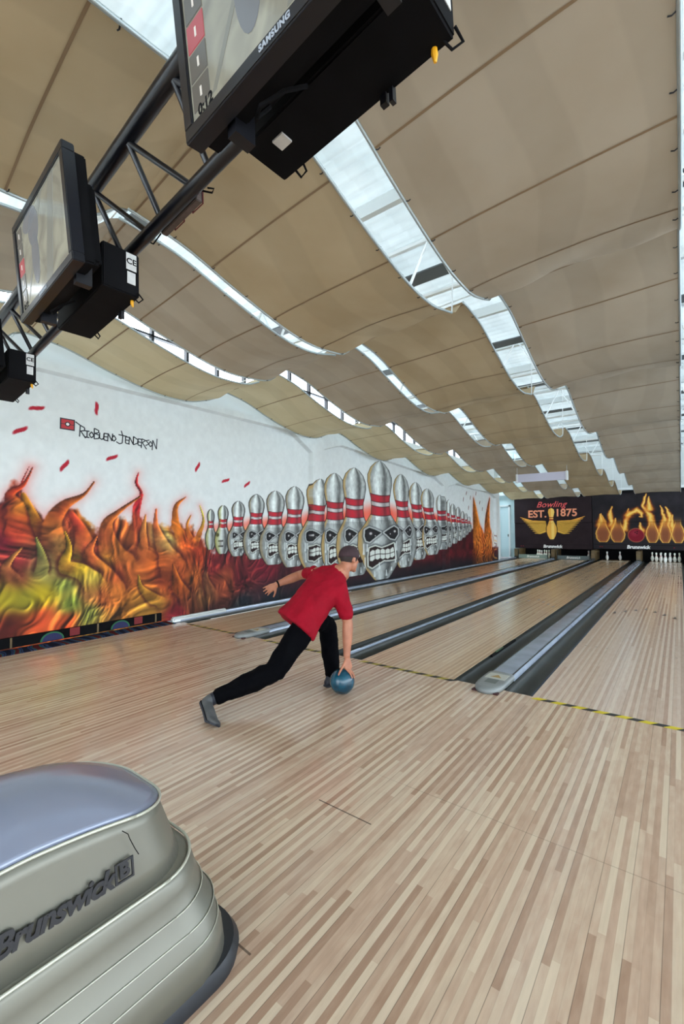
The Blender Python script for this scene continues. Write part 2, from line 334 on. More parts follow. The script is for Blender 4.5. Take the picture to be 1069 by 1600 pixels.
ANCH = [(13.1,1.6,232,140,50),(13.3,1.0,225,125,45),(13.3,.3,185,85,30),(14.5,1.6,225,120,40),(14.5,.9,215,115,40),(14.5,.3,175,75,28),(13.9,1.0,190,85,30),(12.0,.7,80,20,24),(-2.05,1.99,200,70,45),(-2.19,1.72,170,40,40),(-2.05,1.41,215,75,45),(-1.99,1.73,225,165,40),(-1.88,1.53,140,60,20),(-2.21,1.26,110,15,40),(-1.81,1.25,60,15,20),(-1.95,1.10,90,20,30),(-2.11,1.03,150,40,45),(-1.88,1.09,150,155,90),(-1.84,0.89,150,150,80),(-2.14,0.80,120,50,40),(-2.20,0.62,150,140,30),(-2.04,0.56,150,150,40),(-1.87,0.61,205,180,25),(-1.65,0.74,110,130,60),(-1.54,0.45,100,130,50),(-1.26,0.28,100,110,50),(-1.86,0.34,230,80,45),(-1.57,0.23,235,80,40),(-2.13,0.30,90,25,25),(-1.37,1.93,195,120,50),(-1.60,1.75,185,70,35),(-1.48,1.54,195,60,45),(-1.70,1.49,170,100,40),(-1.36,1.54,190,130,30),(-1.70,1.25,120,110,60),(-1.62,1.00,130,40,30),(-1.55,1.08,180,160,60),(-1.47,0.94,230,200,40),(-1.26,0.76,235,220,90),(-1.30,0.59,180,110,60),(-1.09,0.52,190,90,45),(-1.27,1.15,220,90,55),(-1.06,0.96,200,150,40),(-0.87,0.58,185,110,40),(-1.02,1.41,180,80,40),(-0.84,1.77,195,140,70),(-0.75,1.50,190,90,40),(-0.61,1.78,195,25,45),(-0.60,1.21,130,60,30),(-0.83,1.13,160,90,35),(-0.88,0.86,165,65,35),(-0.64,0.75,180,90,40),(-0.39,0.24,185,130,50),(-0.54,0.45,170,110,40),(-0.50,1.21,190,90,40),(-0.19,1.30,190,190,110),(-0.29,1.01,185,85,30),(0.03,1.50,225,120,30),(0.20,1.29,200,80,30),(0.09,0.89,160,70,30),(-0.02,0.59,190,85,35),(0.45,1.08,150,50,25),(-0.24,0.71,150,60,30),(0.33,0.66,140,70,30),(0.58,0.32,110,70,40),(0.22,0.26,90,45,30),(-0.01,0.09,110,20,30),(0.84,0.84,100,25,30),(1.11,1.05,80,18,28),(1.11,0.54,140,65,40),(1.41,0.57,90,22,30),(2.04,0.76,100,20,35),(0.71,-0.02,50,25,30),(1.41,-0.01,25,30,38),(2.22,-0.01,22,32,42),(2.58,0.47,40,30,35),(4.05,0.49,62,14,24),(7.71,0.21,60,16,24),(10.44,0.22,72,16,24),(12.84,0.32,110,40,20)]
def fbm(shape, cells, octv=4, seed=0):
    """value noise on a (nz, ny) grid"""
    rs = np.random.RandomState(seed); out = np.zeros(shape); amp = 1; tot = 0
    for o in range(octv):
        cz, cy = max(2, int(cells[0]*2**o)), max(2, int(cells[1]*2**o))
        g = rs.rand(cz+2, cy+2)
        a = np.linspace(0, cz, shape[0]); b = np.linspace(0, cy, shape[1])
        ai = a.astype(int); bi = b.astype(int); af = a-ai; bf = b-bi
        af = af*af*(3-2*af); bf = bf*bf*(3-2*bf)
        t = (g[ai][:, bi]*(1-bf)+g[ai][:, bi+1]*bf)*(1-af)[:, None]+(g[ai+1][:, bi]*(1-bf)+g[ai+1][:, bi+1]*bf)*af[:, None]
        out += t*amp; tot += amp; amp *= .55
    return out/tot
def fnoise(X, Y, seed=0, octv=3):
    T = np.random.RandomState(seed).rand(64, 64); out = 0; amp = 1; tot = 0
    for o in range(octv):
        x = X*2**o+o*7.1; y = Y*2**o+o*3.7; xi = np.floor(x).astype(int); yi = np.floor(y).astype(int); f = x-xi; g = y-yi; f = f*f*(3-2*f); g = g*g*(3-2*g)
        t = lambda i, j: T[(xi+i) % 64, (yi+j) % 64]
        out = out+amp*((t(0, 0)*(1-f)+t(1, 0)*f)*(1-g)+(t(0, 1)*(1-f)+t(1, 1)*f)*g); tot += amp; amp *= .5
    return out/tot
def sstep(a, b, x):
    t = np.clip((x-a)/(b-a), 0, 1); return t*t*(3-2*t)
def segd(PX, PY, pts, closed=False):
    """distance to a polyline, interpolated third value if any, and arc parameter"""
    d = np.full(PX.shape, 1e9); rv = np.zeros(PX.shape); L = list(pts)+([pts[0]] if closed else [])
    tt = np.zeros(PX.shape); sd = np.zeros(PX.shape); n = len(L)-1
    for i in range(n):
        ax, ay = L[i][:2]; bx, by = L[i+1][:2]; dx, dy = bx-ax, by-ay
        t = np.clip(((PX-ax)*dx+(PY-ay)*dy)/(dx*dx+dy*dy+1e-12), 0, 1)
        ex = PX-ax-t*dx; ey = PY-ay-t*dy; q = np.hypot(ex, ey)
        r = (L[i][2]*(1-t)+L[i+1][2]*t) if len(L[0]) > 2 else 0
        k = (q-r) < (d-rv); d = np.where(k, q, d); rv = np.where(k, r, rv); tt = np.where(k, (i+t)/n, tt)
        sd = np.where(k, (dx*ey-dy*ex)/(math.hypot(dx, dy)+1e-9), sd)
    return d, rv, tt, sd
def inpoly(PX, PY, pts):
    c = np.zeros(PX.shape, bool); n = len(pts)
    for i in range(n):
        x0, y0 = pts[i]; x1, y1 = pts[(i+1) % n]
        if y0 == y1: continue
        k = ((y0 > PY) != (y1 > PY)) & (PX < (x1-x0)*(PY-y0)/(y1-y0)+x0); c ^= k
    return c
def blend(img, m, c):
    m = np.clip(m, 0, 1)[..., None]; img[:] = img*(1-m)+np.asarray(c, float)*m

def paint_mural(Yg, Zg):
    PY, PZ = np.meshgrid(Yg, Zg); shp = PY.shape
    img = np.zeros(shp+(3,)); img[:] = (212, 218, 216)
    n1 = fbm(shp, (5, 26), 4, 1); n2 = fbm(shp, (14, 76), 4, 2); n3 = fbm(shp, (40, 220), 3, 3); n4 = fbm(shp, (7, 40), 4, 9)
    img += (n1-.5)[..., None]*3
    for y, z, a in PET:
        s = .092 if y < 5 else .085; fat = 1 if y < 5 else 1.3
        c, q = math.cos(a), math.sin(a); U = ((PY-y)*c+(PZ-z)*q)/s; V = (-(PY-y)*q+(PZ-z)*c)/(s*.30*fat)+.8*np.sin(U*2)
        col = (170, 25, 45) if y < 5 else (120, 70, 60)
        blend(img, sstep(1.15, .8, np.hypot(U, V)), col)
    gt = np.interp(PY, [g[0] for g in GROUND], [g[1] for g in GROUND])
    g = sstep(-.05, .05, gt-PZ+(n2-.5)*.35*(PY < .8)+(n2-.5)*.06)
    left = sstep(1.6, .2, PY)
    base = np.array((72, 14, 22))[None, None]*np.ones(shp+(1,))
    base += (n2-.5)[..., None]*np.array((110, 30, 34))
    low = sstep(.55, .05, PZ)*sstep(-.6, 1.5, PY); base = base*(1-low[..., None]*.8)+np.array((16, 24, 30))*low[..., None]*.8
    # billowing painted smoke and fire: warped noise lit from the upper left, colours laid out in patches
    w1 = fnoise(PY*1.3, PZ*1.3, 11)-.5; w2 = fnoise(PY*1.3+9, PZ*1.3+4, 12)-.5
    a_ = PY*.86+PZ*.42+w1*1.0; b_ = -PY*.42+PZ*.86+w2*.7
    Hf = 1-np.abs(2*fnoise(a_*3.4, b_*1.25, 13, 3)-1); Hf = .65*Hf+.35*(1-np.abs(2*fnoise(a_*7.5, b_*3.2, 14, 3)-1))
    gz, gy = np.gradient(Hf, Zg, Yg); lit = np.clip(.86+.13*(gz*.75-gy*.65)+.35*(Hf-.6), .28, 1.5)
    col = np.zeros(shp+(3,)); wt = np.zeros(shp); QX = PY+w1*.28; QZ = PZ+w2*.22
    for y_, z_, r1, g1, b1 in ANCH:
        k = 1/(((QX-y_)**2+(QZ-z_)**2)**1.7+.0004); wt += k
        col[..., 0] += k*r1; col[..., 1] += k*g1; col[..., 2] += k*b1
    field = col/wt[..., None]; cr_ = sstep(.80, .93, Hf)
    lft = field*lit[..., None]*1.02; lft = lft+np.array((60, 45, 10))*(np.clip(lit-1.05, 0, 1))[..., None]
    left = sstep(3.2, 1.6, PY); base = base*(1-left[..., None])+lft*left[..., None]
    blend(base, sstep(.50, .22, Hf)*left*.62, (46, 8, 16))
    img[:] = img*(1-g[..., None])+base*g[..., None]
    litf = lit
    # flame tongues: soft shaded forms with dark creases
    wy = PY+(n4-.5)*.22+(n2-.5)*.10; wz = PZ+(n1-.5)*.1
    for pts, c in TONG:
        ys = [p[0] for p in pts]; zs = [p[1] for p in pts]
        j0, j1 = np.searchsorted(Yg, [min(ys)-.5, max(ys)+.5]); i0, i1 = np.searchsorted(Zg, [min(zs)-.5, max(zs)+.5])
        if j1 <= j0: continue
        sl = (slice(i0, i1), slice(j0, j1)); P, Q = PY[sl], PZ[sl]
        # spline-smooth the centre line
        n = len(pts); tt = np.linspace(0, n-1, 5*(n-1)+1); A = np.array(pts); sp = []
        for t in tt:
            i = min(int(t), n-2); f = t-i; p0, p1, p2, p3 = A[max(i-1, 0)], A[i], A[i+1], A[min(i+2, n-1)]
            sp.append(.5*((2*p1)+(-p0+p2)*f+(2*p0-5*p1+4*p2-p3)*f*f+(-p0+3*p1-3*p2+p3)*f**3))
        thin = min(p[2] for p in pts) < .03
        amp = np.clip((sp[-1][1]+ (sp[0][1]-sp[-1][1])*.55-Q)*3, 0, 1)
        WY = P+(n2[sl]-.5)*.20*amp+(n4[sl]-.5)*.2*amp; WZ = Q+(n1[sl]-.5)*.1*amp
        d, rv, t, sd = segd(WY, WZ, sp)
        q = d/np.maximum(rv, 1e-3); a = sstep(1.06, .84, q)*(1-sstep(.86, 1.0, t)*.7)
        c = np.array(c, float); s = np.clip(sd/np.maximum(rv, 1e-3), -1, 1)
        lit = .72+.42*s+.5*(n3[sl]-.5)+.7*(n2[sl]-.5)
        blf = sstep(.25, .8, t)[..., None]*.75; c = c[None, None]*(1-blf)+field[sl]*blf
        col = c*np.clip(lit*(1-blf[..., 0])+litf[sl]*blf[..., 0], .2, 1.5)[..., None]+np.array((70, 55, 10))*(1-blf)*np.clip(s*1.2-.35, 0, 1)[..., None]
        crease = sstep(1.75, 1.0, q)*sstep(.12, .4, t)*.62*(1-sstep(.8, 1, t))
        sub = img[sl]; blend(sub, crease*g[sl], (44, 8, 14)); sub[:] = sub*(1-a[..., None])+col*a[..., None]
        glow = np.exp(-np.clip(d-rv, 0, 9)/.05)*.28*(1-a)*(1-g[sl]); blend(sub, glow, (225, 70, 60))
    fr = sstep(13.05, 13.3, PY)*sstep(15.45, 15.3, PY)*sstep(1.5, .9, PZ+(n2-.5)*.9)
    st = .5+.5*np.sin((PY+(n1-.5)*.8+.12*np.sin(PZ*7))*26); blend(img, fr*sstep(.25, 0, st)*.5, (90, 26, 12)); blend(img, fr*sstep(.8, 1, st)*.6, (238, 160, 70))
    img *= (.97+.06*n3)[..., None]
    # ---- pins
    PV = [0, .01, .1, .16, .23, .29, .39, .47, .55, .61, .68, .72, .81, .87, .935, .98, 1.0]
    PW = [.30, .36, .68, .80, .93, 1.0, .97, .68, .43, .40, .41, .45, .53, .525, .40, .20, .02]
    PW2 = [.40, .52, .80, .92, .98, 1.0, .93, .70, .50, .46, .48, .54, .63, .62, .48, .25, .03]
    order = sorted(range(len(PINS)), key=lambda i: PINS[i][4])
    for i in order:                                                # red glow between the necks
        yc, yh, zt, zb, hw = PINS[i]; hh = zt-zb
        j0, j1 = np.searchsorted(Yg, [yc-hw*1.6, yc+hw*1.6]); i0, i1 = np.searchsorted(Zg, [zb, zt]); sl = (slice(i0, i1), slice(j0, j1))
        V = (PZ[sl]-zb)/hh; U = (PY[sl]-yc)/hw; b = sstep(.40, .5, V)*sstep(.68, .54, V)
        dd = np.exp(-np.clip(np.abs(U)-.4, 0, 9)/.42)
        blend(img[sl], b*dd*.95*sstep(1.5, 1.1, np.abs(U)), (236, 66, 40)); blend(img[sl], sstep(.42, .47, V)*sstep(.53, .46, V)*dd*.9*sstep(1.2, .9, np.abs(U)), (246, 176, 60))
    for i in order:
        yc, yh, zt, zb, hw = PINS[i]; hh = zt-zb; hw *= 1 if i == 9 else 1.04
        j0, j1 = np.searchsorted(Yg, [yc-hw*1.25, yc+hw*1.25]); i0, i1 = np.searchsorted(Zg, [zb-.05, zt+.05]); sl = (slice(i0, i1), slice(j0, j1))
        if j1-j0 < 3: continue
        V = (PZ[sl]-zb)/hh; cx = yc+(yh-yc)*sstep(.35, .8, V); U = (PY[sl]-cx)/hw
        W_ = np.interp(V, PV, PW if i == 9 else PW2, left=0, right=0); W_ = np.where((V < 0) | (V > 1), -.2, W_)
        e = (W_-np.abs(U))*hw; e = np.minimum(e, np.minimum((1.0-V)*hh, V*hh)+.012)
        sub = img[sl]; o = sstep(-.03, -.008, e); blend(sub, o*sstep(-.03, .0, e), (28, 26, 28))
        ins = sstep(0, .016, e)
        s = np.clip(U/np.maximum(W_, .05), -1, 1)
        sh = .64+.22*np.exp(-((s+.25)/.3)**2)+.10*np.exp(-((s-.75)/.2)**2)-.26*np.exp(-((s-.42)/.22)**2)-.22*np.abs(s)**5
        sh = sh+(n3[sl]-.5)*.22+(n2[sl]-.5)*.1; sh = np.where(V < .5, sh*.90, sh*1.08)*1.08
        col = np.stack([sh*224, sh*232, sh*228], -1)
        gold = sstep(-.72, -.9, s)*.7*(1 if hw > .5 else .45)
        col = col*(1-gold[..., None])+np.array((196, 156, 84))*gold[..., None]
        y0 = 1-V; cur = .012*np.cos(s*1.5)
        for a0, a1, c in ((.283, .342, (190, 28, 44)), (.342, .380, (206, 198, 196)), (.380, .455, (190, 28, 44))):
            b = sstep(a0-.004, a0+.004, y0-cur)*sstep(a1+.004, a1-.004, y0-cur)*(.8+.3*(sh-.5))[...]
            col = col*(1-np.clip(b, 0, 1)[..., None])+np.array(c)*np.clip(.75+.5*(sh-.5), .4, 1.2)[..., None]*np.clip(b, 0, 1)[..., None]
        for a0 in (.283, .342, .380, .455): blend(col, sstep(.006, .001, np.abs(y0-cur-a0))*.75, (50, 8, 16))
        # face, in units of body half width / height
        if hw > .17:
            off = 0 if i == 9 else (-.14 if i < 9 else .12); sq = 1.0 if i == 9 else .92
            X = (U+off)/sq*295+305; Y_ = y0*1555
            fp = lambda L: [(float(a), float(b)) for a, b in L]
            cr = sstep(.35, 0, np.abs(np.sin((X-305)/26)))*sstep(900, 740, Y_)*sstep(715, 760, Y_)*.45; blend(col, cr, (70, 74, 76))
            E1 = fp([(92,990),(98,910),(150,880),(220,905),(300,945),(215,1010),(150,1062),(110,1045)]); E2 = fp([(335,945),(420,890),(475,862),(525,895),(528,970),(480,1040),(420,1025),(370,975)])
            MO = fp([(150,1140),(220,1118),(300,1150),(380,1128),(465,1095),(480,1200),(492,1310),(400,1318),(330,1310),(260,1345),(180,1390),(138,1360),(136,1240)])
            for E in (E1, E2):
                k = inpoly(X, Y_, E); d, _, _, _ = segd(X, Y_, E, True)
                blend(col, sstep(44, 14, d)*.8*~k, (60, 64, 68)); blend(col, sstep(16, 9, np.abs(d-8)+3)*.75*(~k), (206, 210, 206)); blend(col, k*1., (14, 13, 16)); blend(col, k*sstep(10, 40, d)*.12, (150, 150, 155))
            for hx, hy, hr in ((165,955,26),(222,985,12),(482,930,24),(418,965,12)):
                blend(col, sstep(hr, hr*.3, np.hypot(X-hx, Y_-hy))*.9, (215, 212, 210))
            k = inpoly(X, Y_, MO); d, _, _, _ = segd(X, Y_, MO, True)
            blend(col, sstep(52, 16, d)*.7*(~k), (52, 58, 62)); blend(col, sstep(16, 9, np.abs(d-8)+3)*.85*(~k), (212, 216, 204)); blend(col, k*1., (34, 18, 18))
            mid = 1228-(X-300)*.11+10*np.sin(X/50)
            for row in (-1, 1):
                tx = ((X-150)/66) % 1; ty = (Y_-mid)*row
                th = sstep(.5, .40, np.abs(tx-.5))*sstep(2, 8, ty)*sstep(78, 64, ty+18*np.abs(tx-.5)*2)
                blend(col, th*k*sstep(6, 14, d), (206, 212, 204))
            for dx, d0, d1 in ((80,1080,1215),(122,1085,1180),(505,1070,1195),(488,1090,1360),(270,1330,1420),(95,1250,1400),(210,1440,1510),(362,1440,1520),(432,1410,1460)):
                w8 = 7+6*sstep(d1-60, d1, Y_); blend(col, sstep(w8+3, w8-3, np.abs(X-dx))*sstep(d0-8, d0+8, Y_)*sstep(d1+8, d1-4, Y_)*.8, (214, 222, 220))
            blend(col, sstep(60, 10, np.hypot((X-300), (Y_-1035)*.8))*.35, (220, 224, 222))
        elif hw > .12:
            X = (U+.3)*295+305; Y_ = y0*1555
            blend(col, sstep(75, 50, np.hypot(X-200, (Y_-950)))*1., (20, 20, 22)); blend(col, sstep(110, 90, np.abs(X-320))*sstep(120, 100, np.abs(Y_-1230))*.8, (40, 36, 36))
            blend(col, sstep(110, 80, np.abs(X-320))*sstep(70, 50, np.abs(Y_-1230))*sstep(.45, .3, np.abs((X/50) % 1-.5))*.9, (200, 204, 200))
        if i < 2: blend(col, np.full(U.shape, .35)*sstep(-.1, -.8, s), (190, 190, 60))
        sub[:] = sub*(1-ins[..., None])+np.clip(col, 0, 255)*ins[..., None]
    return np.clip(img, 0, 255)

Yg = np.concatenate([np.arange(-2.6, 8.0, .0125), np.arange(8.0, 15.52, .018)]); Zg = np.arange(0, 3.5601, .0118)
PY, PZ = np.meshgrid(Yg, Zg)
# recessed bays: wall face sits back, pilasters and the beam above stand out
def bay(Y, Z, y0, y1, zt=3.40, ch=.65, dz=.36):
    top = np.minimum(zt, np.minimum(zt-(y0+ch-Y)/ch*dz, zt-(Y-(y1-ch))/ch*dz))
    return (Y > y0) & (Y < y1) & (Z < top)
zc = np.clip((PY-4.1)*.058, 0, .5)
rec = bay(PY, PZ, -2.6, 3.23, 3.44) | bay(PY, PZ+zc, 3.64, 10.0, 3.40, .7, .2) | bay(PY, PZ+zc, 10.38, 15.3, 3.42, .7, .2)
PXw = np.where(rec, WX-.0, WX+.10)
img = paint_mural(Yg, Zg)
nz, ny = PY.shape
me = bpy.data.meshes.new('wall_left')
co = np.stack([PXw.ravel(), PY.ravel(), PZ.ravel()], 1).astype(np.float32)
idx = np.arange(nz*ny).reshape(nz, ny); q = np.stack([idx[:-1, :-1], idx[:-1, 1:], idx[1:, 1:], idx[1:, :-1]], -1).reshape(-1, 4)
me.vertices.add(len(co)); me.vertices.foreach_set('co', co.ravel())
me.loops.add(q.size); me.loops.foreach_set('vertex_index', q.ravel().astype(np.int32))
me.polygons.add(len(q)); me.polygons.foreach_set('loop_start', np.arange(0, q.size, 4, dtype=np.int32))
me.update(calc_edges=True)
ca = me.color_attributes.new('paint', 'FLOAT_COLOR', 'POINT')
la = linarr(img).reshape(-1, 3); ca.data.foreach_set('color', np.concatenate([la, np.ones((len(la), 1))], 1).astype(np.float32).ravel())
me.materials.append(vcol_mat('mural_paint', .62, .25))
wl = bpy.data.objects.new('wall_left', me); COL.objects.link(wl); ORG['wall_left'] = Vector((0, 0, 0)); wl['kind'] = 'structure'
wall_box('trim_5', -6.15, WX+.099, -2.6, 15.5, 3.54, 3.56)

# signature on the mural, brushed strokes
M_ink = mat('mural_ink', (30, 34, 44), .6)
mb = MB()
def strokes(mb, L, y0, z0, s, w_=.015, x=WX+.001):
    for st in L:
        for a, b in zip(st[:-1], st[1:]):
            A = np.array((y0+a[0]*s, z0+a[1]*s)); B = np.array((y0+b[0]*s, z0+b[1]*s)); d = B-A; n_ = np.array((-d[1], d[0]))/(np.hypot(*d)+1e-9)*w_/2
            ps = [A-n_, B-n_, B+n_, A+n_]
            mb.add([(x, p[0], p[1]) for p in ps]+[(x+.002, p[0], p[1]) for p in ps], [(0, 1, 2, 3), (4, 5, 6, 7), (0, 1, 5, 4), (1, 2, 6, 5), (2, 3, 7, 6), (3, 0, 4, 7)])
GL = {'R': [[(.1,0),(.15,1.05)],[(-.25,1.25),(.15,1.0),(.5,.85),(.5,.6),(.15,.5)],[(.2,.5),(.6,-.05)]], 'i': [[(.25,.05),(.25,.6)],[(.05,.6),(.45,.6)],[(.05,.05),(.45,.05)]],
 'o': [[(.25,.05),(.05,.3),(.25,.6),(.45,.3),(.25,.05)]], 'B': [[(.1,0),(.1,.95)],[(.1,.95),(.5,.8),(.45,.6),(.1,.5),(.55,.4),(.5,.1),(.1,0)]], 'u': [[(.1,.65),(.1,.15),(.3,.05),(.45,.2),(.5,.65)]],
 'e': [[(.5,.0),(.1,.05),(.1,.65),(.5,.65)],[(.1,.35),(.4,.35)]], 'n': [[(.05,.0),(.1,.7),(.45,.05),(.5,.75)]], 'J': [[(-.3,.05),(.0,-.1),(.25,.0),(.3,.7),(.15,1.15)],[(-.1,.75),(.7,.7)]],
 'D': [[(.1,0),(.1,.8)],[(.1,.8),(.55,.55),(.5,.2),(.1,0)]], 'r': [[(.05,-.2),(.1,.7)],[(.1,.7),(.5,.6),(.15,.35),(.6,-.25)]], 's': [[(.5,.7),(.15,.6),(.45,.3),(.1,.1)]], 'N': [[(.05,-.25),(.1,.75),(.5,-.1),(.55,.95)]]}
yy = -1.44
for i, c in enumerate('RioBueno JenDersoN'):
    if c == ' ': yy += .06; continue
    strokes(mb, GL[c], yy, 2.68-.00*i, .155); yy += (.058 if c not in 'RBJDN' else .072)
sg = obj('mural_signature', mb, M_ink, wl)
mb = MB(); mb.box(WX+.0005, WX+.004, -1.665, -1.485, 2.745, 2.895, 0, bev=.0015); mb.box(WX+.002, WX+.006, -1.65, -1.50, 2.76, 2.88, 1)
mb.box(WX+.006, WX+.008, -1.65, -1.50, 2.815, 2.822, 0)
mb.lathe([(.032, -.001), (.032, .001)], n=16, mi=0)
n0 = len(mb.v)-32
for k in range(n0, len(mb.v)): v = mb.v[k]; mb.v[k] = (WX+.008+v[2], -1.575+v[0], 2.82+v[1])
mb.lathe([(.019, -.001), (.019, .001)], n=16, mi=2)
for k in range(len(mb.v)-32, len(mb.v)): v = mb.v[k]; mb.v[k] = (WX+.010+v[2], -1.575+v[0], 2.82+v[1])
obj('mural_camera_icon', mb, [M_ink, mat('icon_red', (176, 44, 50), .6), mat('icon_white', (220, 220, 215), .6)], wl)

# dark vents at the foot of the mural, and patterned carpet strip
mb = MB(); mb.box(WX+.01, WX+.05, -2.6, -.23, 0.03, .15)
struct('baseboard_left', mb, M_black)
mb = MB()
for y in (-2.17, -1.18, -.34): mb.box(WX+.045, WX+.06, y, y+.02, .03, .15)
struct('trim_6', mb, M_wood)
def carpet_mat():
    m = mat('carpet', (40, 50, 80), .95, 0, .1); nt = m.node_tree; N = nt.nodes
    tc = N.new('ShaderNodeTexCoord'); v = N.new('ShaderNodeTexVoronoi'); v.feature = 'F1'; v.inputs['Scale'].default_value = 3.2
    cr = N.new('ShaderNodeValToRGB'); cr.color_ramp.interpolation = 'CONSTANT'; e = cr.color_ramp.elements
    e[0].color = (*lin((20, 22, 40)), 1); e[1].position = .85; e[1].color = (*lin((80, 26, 30)), 1)
    for p, c in ((.2, (44, 66, 100)), (.4, (24, 26, 48)), (.55, (74, 78, 96)), (.62, (36, 60, 110)), (.78, (30, 110, 70))): x = e.new(p); x.color = (*lin(c), 1)
    w_ = N.new('ShaderNodeTexWave'); w_.wave_type = 'RINGS'; w_.inputs['Scale'].default_value = 1.4; w_.inputs['Distortion'].default_value = 6
    nt.links.new(tc.outputs['Object'], w_.inputs['Vector']); nt.links.new(w_.outputs[1], cr.inputs[0]); nt.links.new(cr.outputs[0], N['Principled BSDF'].inputs['Base Color']); return m
mb = MB(); mb.box(WX+.0, -5.62, -14, -.13, -.05, .006); struct('floor_carpet_strip', mb, carpet_mat())
M_disc = [mat('disc_blue', (28, 30, 80), .6), mat('disc_green', (24, 96, 58), .6), mat('disc_red', (120, 22, 26), .6)]
for k, y in enumerate((-1.72, -.86)):
    mb = MB(); c = (0, 0, 0)
    for j, (r, mi) in enumerate(((.135, 1), (.115, 0))):
        a = [(WX+.052+.003*j, y+r*math.cos(t), .035+.8*r*math.sin(t)) for t in np.linspace(0, math.pi, 20)]
        mb.add(a+[(WX+.048, p[1], p[2]) for p in a], [tuple(range(20)), tuple(range(39, 19, -1))]+[(i, i+1, i+21, i+20) for i in range(19)], mi)
    mb.box(WX+.05, WX+.056, y+.20, y+.32, .05, .15, 2)
    o = obj('painted_panel', mb, M_disc, loc=(WX+.05, y, .03))
    tag(o, ['round blue and green cutout panel with red tab under the mural, nearer the left edge', 'round blue and green cutout panel with red tab under the mural, nearer the lane gutter'][k], 'panel', 'cutout panels under the mural')

# ------------------------------------------------------------------ lanes
names = ['rightmost bowling lane with a full rack of pins', 'bowling lane left of the wide grey ball return track, two pins standing', 'third bowling lane from the right, dim with one pin', 'bowling lane running along the painted mural wall']
M_arrow = mat('lane_arrow_dark', (60, 40, 30), .4)
M_tapeY = mat('tape_yellow', (214, 190, 40), .6); M_tapeK = mat('tape_black', (40, 38, 36), .6)
M_deckw = mat('deck_strip_white', (220, 215, 200), .3)
for i, x in enumerate(LX):
    t = thing('bowling_lane', names[i], 'bowling lane', (x, 0, 0), 'bowling lanes')
    mb = MB(); mb.box(x-H, x+H, 0, LEND, -.16, 0); obj('lane_bed', mb, M_lane if i == 0 else M_lane2, t)
    mb = MB()
    for k in range(-3, 4):
        xx = x+k*.135; yy = 5.45-abs(k)*.22
        mb = MB(); mb.add([(xx-.026, yy-.10, .0006), (xx+.026, yy-.10, .0006), (xx, yy+.12, .0006), (xx-.026, yy-.10, .0016), (xx+.026, yy-.10, .0016), (xx, yy+.12, .0016)], [(0, 1, 2), (3, 4, 5), (0, 1, 4, 3), (1, 2, 5, 4), (2, 0, 3, 5)]); obj('arrow_mark', mb, M_arrow, t)
    for k in (-4, -3, -2, 2, 3, 4): mb = MB(); mb.box(x+k*.11-.009, x+k*.11+.009, 2.1, 2.118, .0004, .0012); obj('dot_mark', mb, M_arrow, t)
    mb = MB(); mb.box(x-H+.01, x+H-.01, 17.75, 17.95, .0005, .0015); obj('deck_strip', mb, M_deckw, t)
    mb = MB(); yy = 0; n = 7; w_ = 2*H/n
    for k in range(n*2):
        x0 = x-H+k*w_/2; mb.add([(x0, -.058, .0008), (x0+w_/2, -.058, .0008), (x0+w_/2+.045, -.004, .0008), (x0+.045, -.004, .0008), (x0, -.058, .002), (x0+w_/2, -.058, .002), (x0+w_/2+.045, -.004, .002), (x0+.045, -.004, .002)], [(0, 3, 2, 1), (4, 5, 6, 7), (0, 1, 5, 4), (1, 2, 6, 5), (2, 3, 7, 6), (3, 0, 4, 7)], k % 2)
    tp = obj('foul_line_tape', mb, [M_tapeY, M_tapeK] if i < 1 else [mat('tape_yellow_worn', (168, 150, 60), .6), M_tapeK], loc=(x, -.02, 0))
    tag(tp, 'striped foul line tape before the '+['rightmost lane', 'lane left of the wide grey ball track', 'lane behind the bowler', 'lane along the mural wall'][i], 'tape', 'foul line tapes')
def gutter(x0, x1, label):
    n = 14; mb = MB(); c = (x0+x1)/2; r = (x1-x0)/2
    prof = [(x0, -.004)]+[(c-r*math.cos(math.pi*k/n)*.985, -.012-.075*math.sin(math.pi*k/n)) for k in range(n+1)]+[(x1, -.004)]
    prof2 = [(px, pz-.006) for px, pz in reversed(prof)]
    R = [[(p[0], y, p[1]) for p in prof+prof2] for y in (0.0, 6, 12, LEND)]; mb.rings(R)
    tag(obj('gutter', mb, M_gutter, smooth=True, loc=(c, 0, 0)), label, 'gutter', 'lane gutters')
g = .235
gl = [(-H-g, -H, 'dark channel gutter on the left of the rightmost lane'), (H, H+g, 'dark channel gutter on the far right of the rightmost lane'),
      (LX[1]+H, LX[1]+H+g, 'dark gutter left of the wide grey ball return track'), (LX[1]-H-g+.008, LX[1]-H, 'dark gutter right of the narrow divider behind the bowler'),
      (LX[2]+H, LX[2]+H+g-.012, 'dark gutter left of the narrow divider behind the bowler'), (LX[2]-H-g, LX[2]-H, 'dark gutter right of the far grey ball return track'),
      (LX[3]+H, LX[3]+H+g*.7, 'dark gutter left of the far grey ball return track'), (LX[3]-H-g, LX[3]-H, 'dark gutter along the foot of the mural wall')]
for a in gl: gutter(*a)
mb = MB(); mb.add([(-H-.055, .002, -.050), (-H-.004, .002, -.003), (-H-.004, 17.8, -.003), (-H-.055, 17.8, -.050), (-H-.055, .002, -.056), (-H-.004, .002, -.009), (-H-.004, 17.8, -.009), (-H-.055, 17.8, -.056)], [(0, 1, 2, 3), (7, 6, 5, 4), (0, 4, 5, 1), (1, 5, 6, 2), (2, 6, 7, 3), (3, 7, 4, 0)])
obj('edge_strip', mb, mat('blue_edge', (70, 86, 108), .3), bpy.data.objects['gutter'])
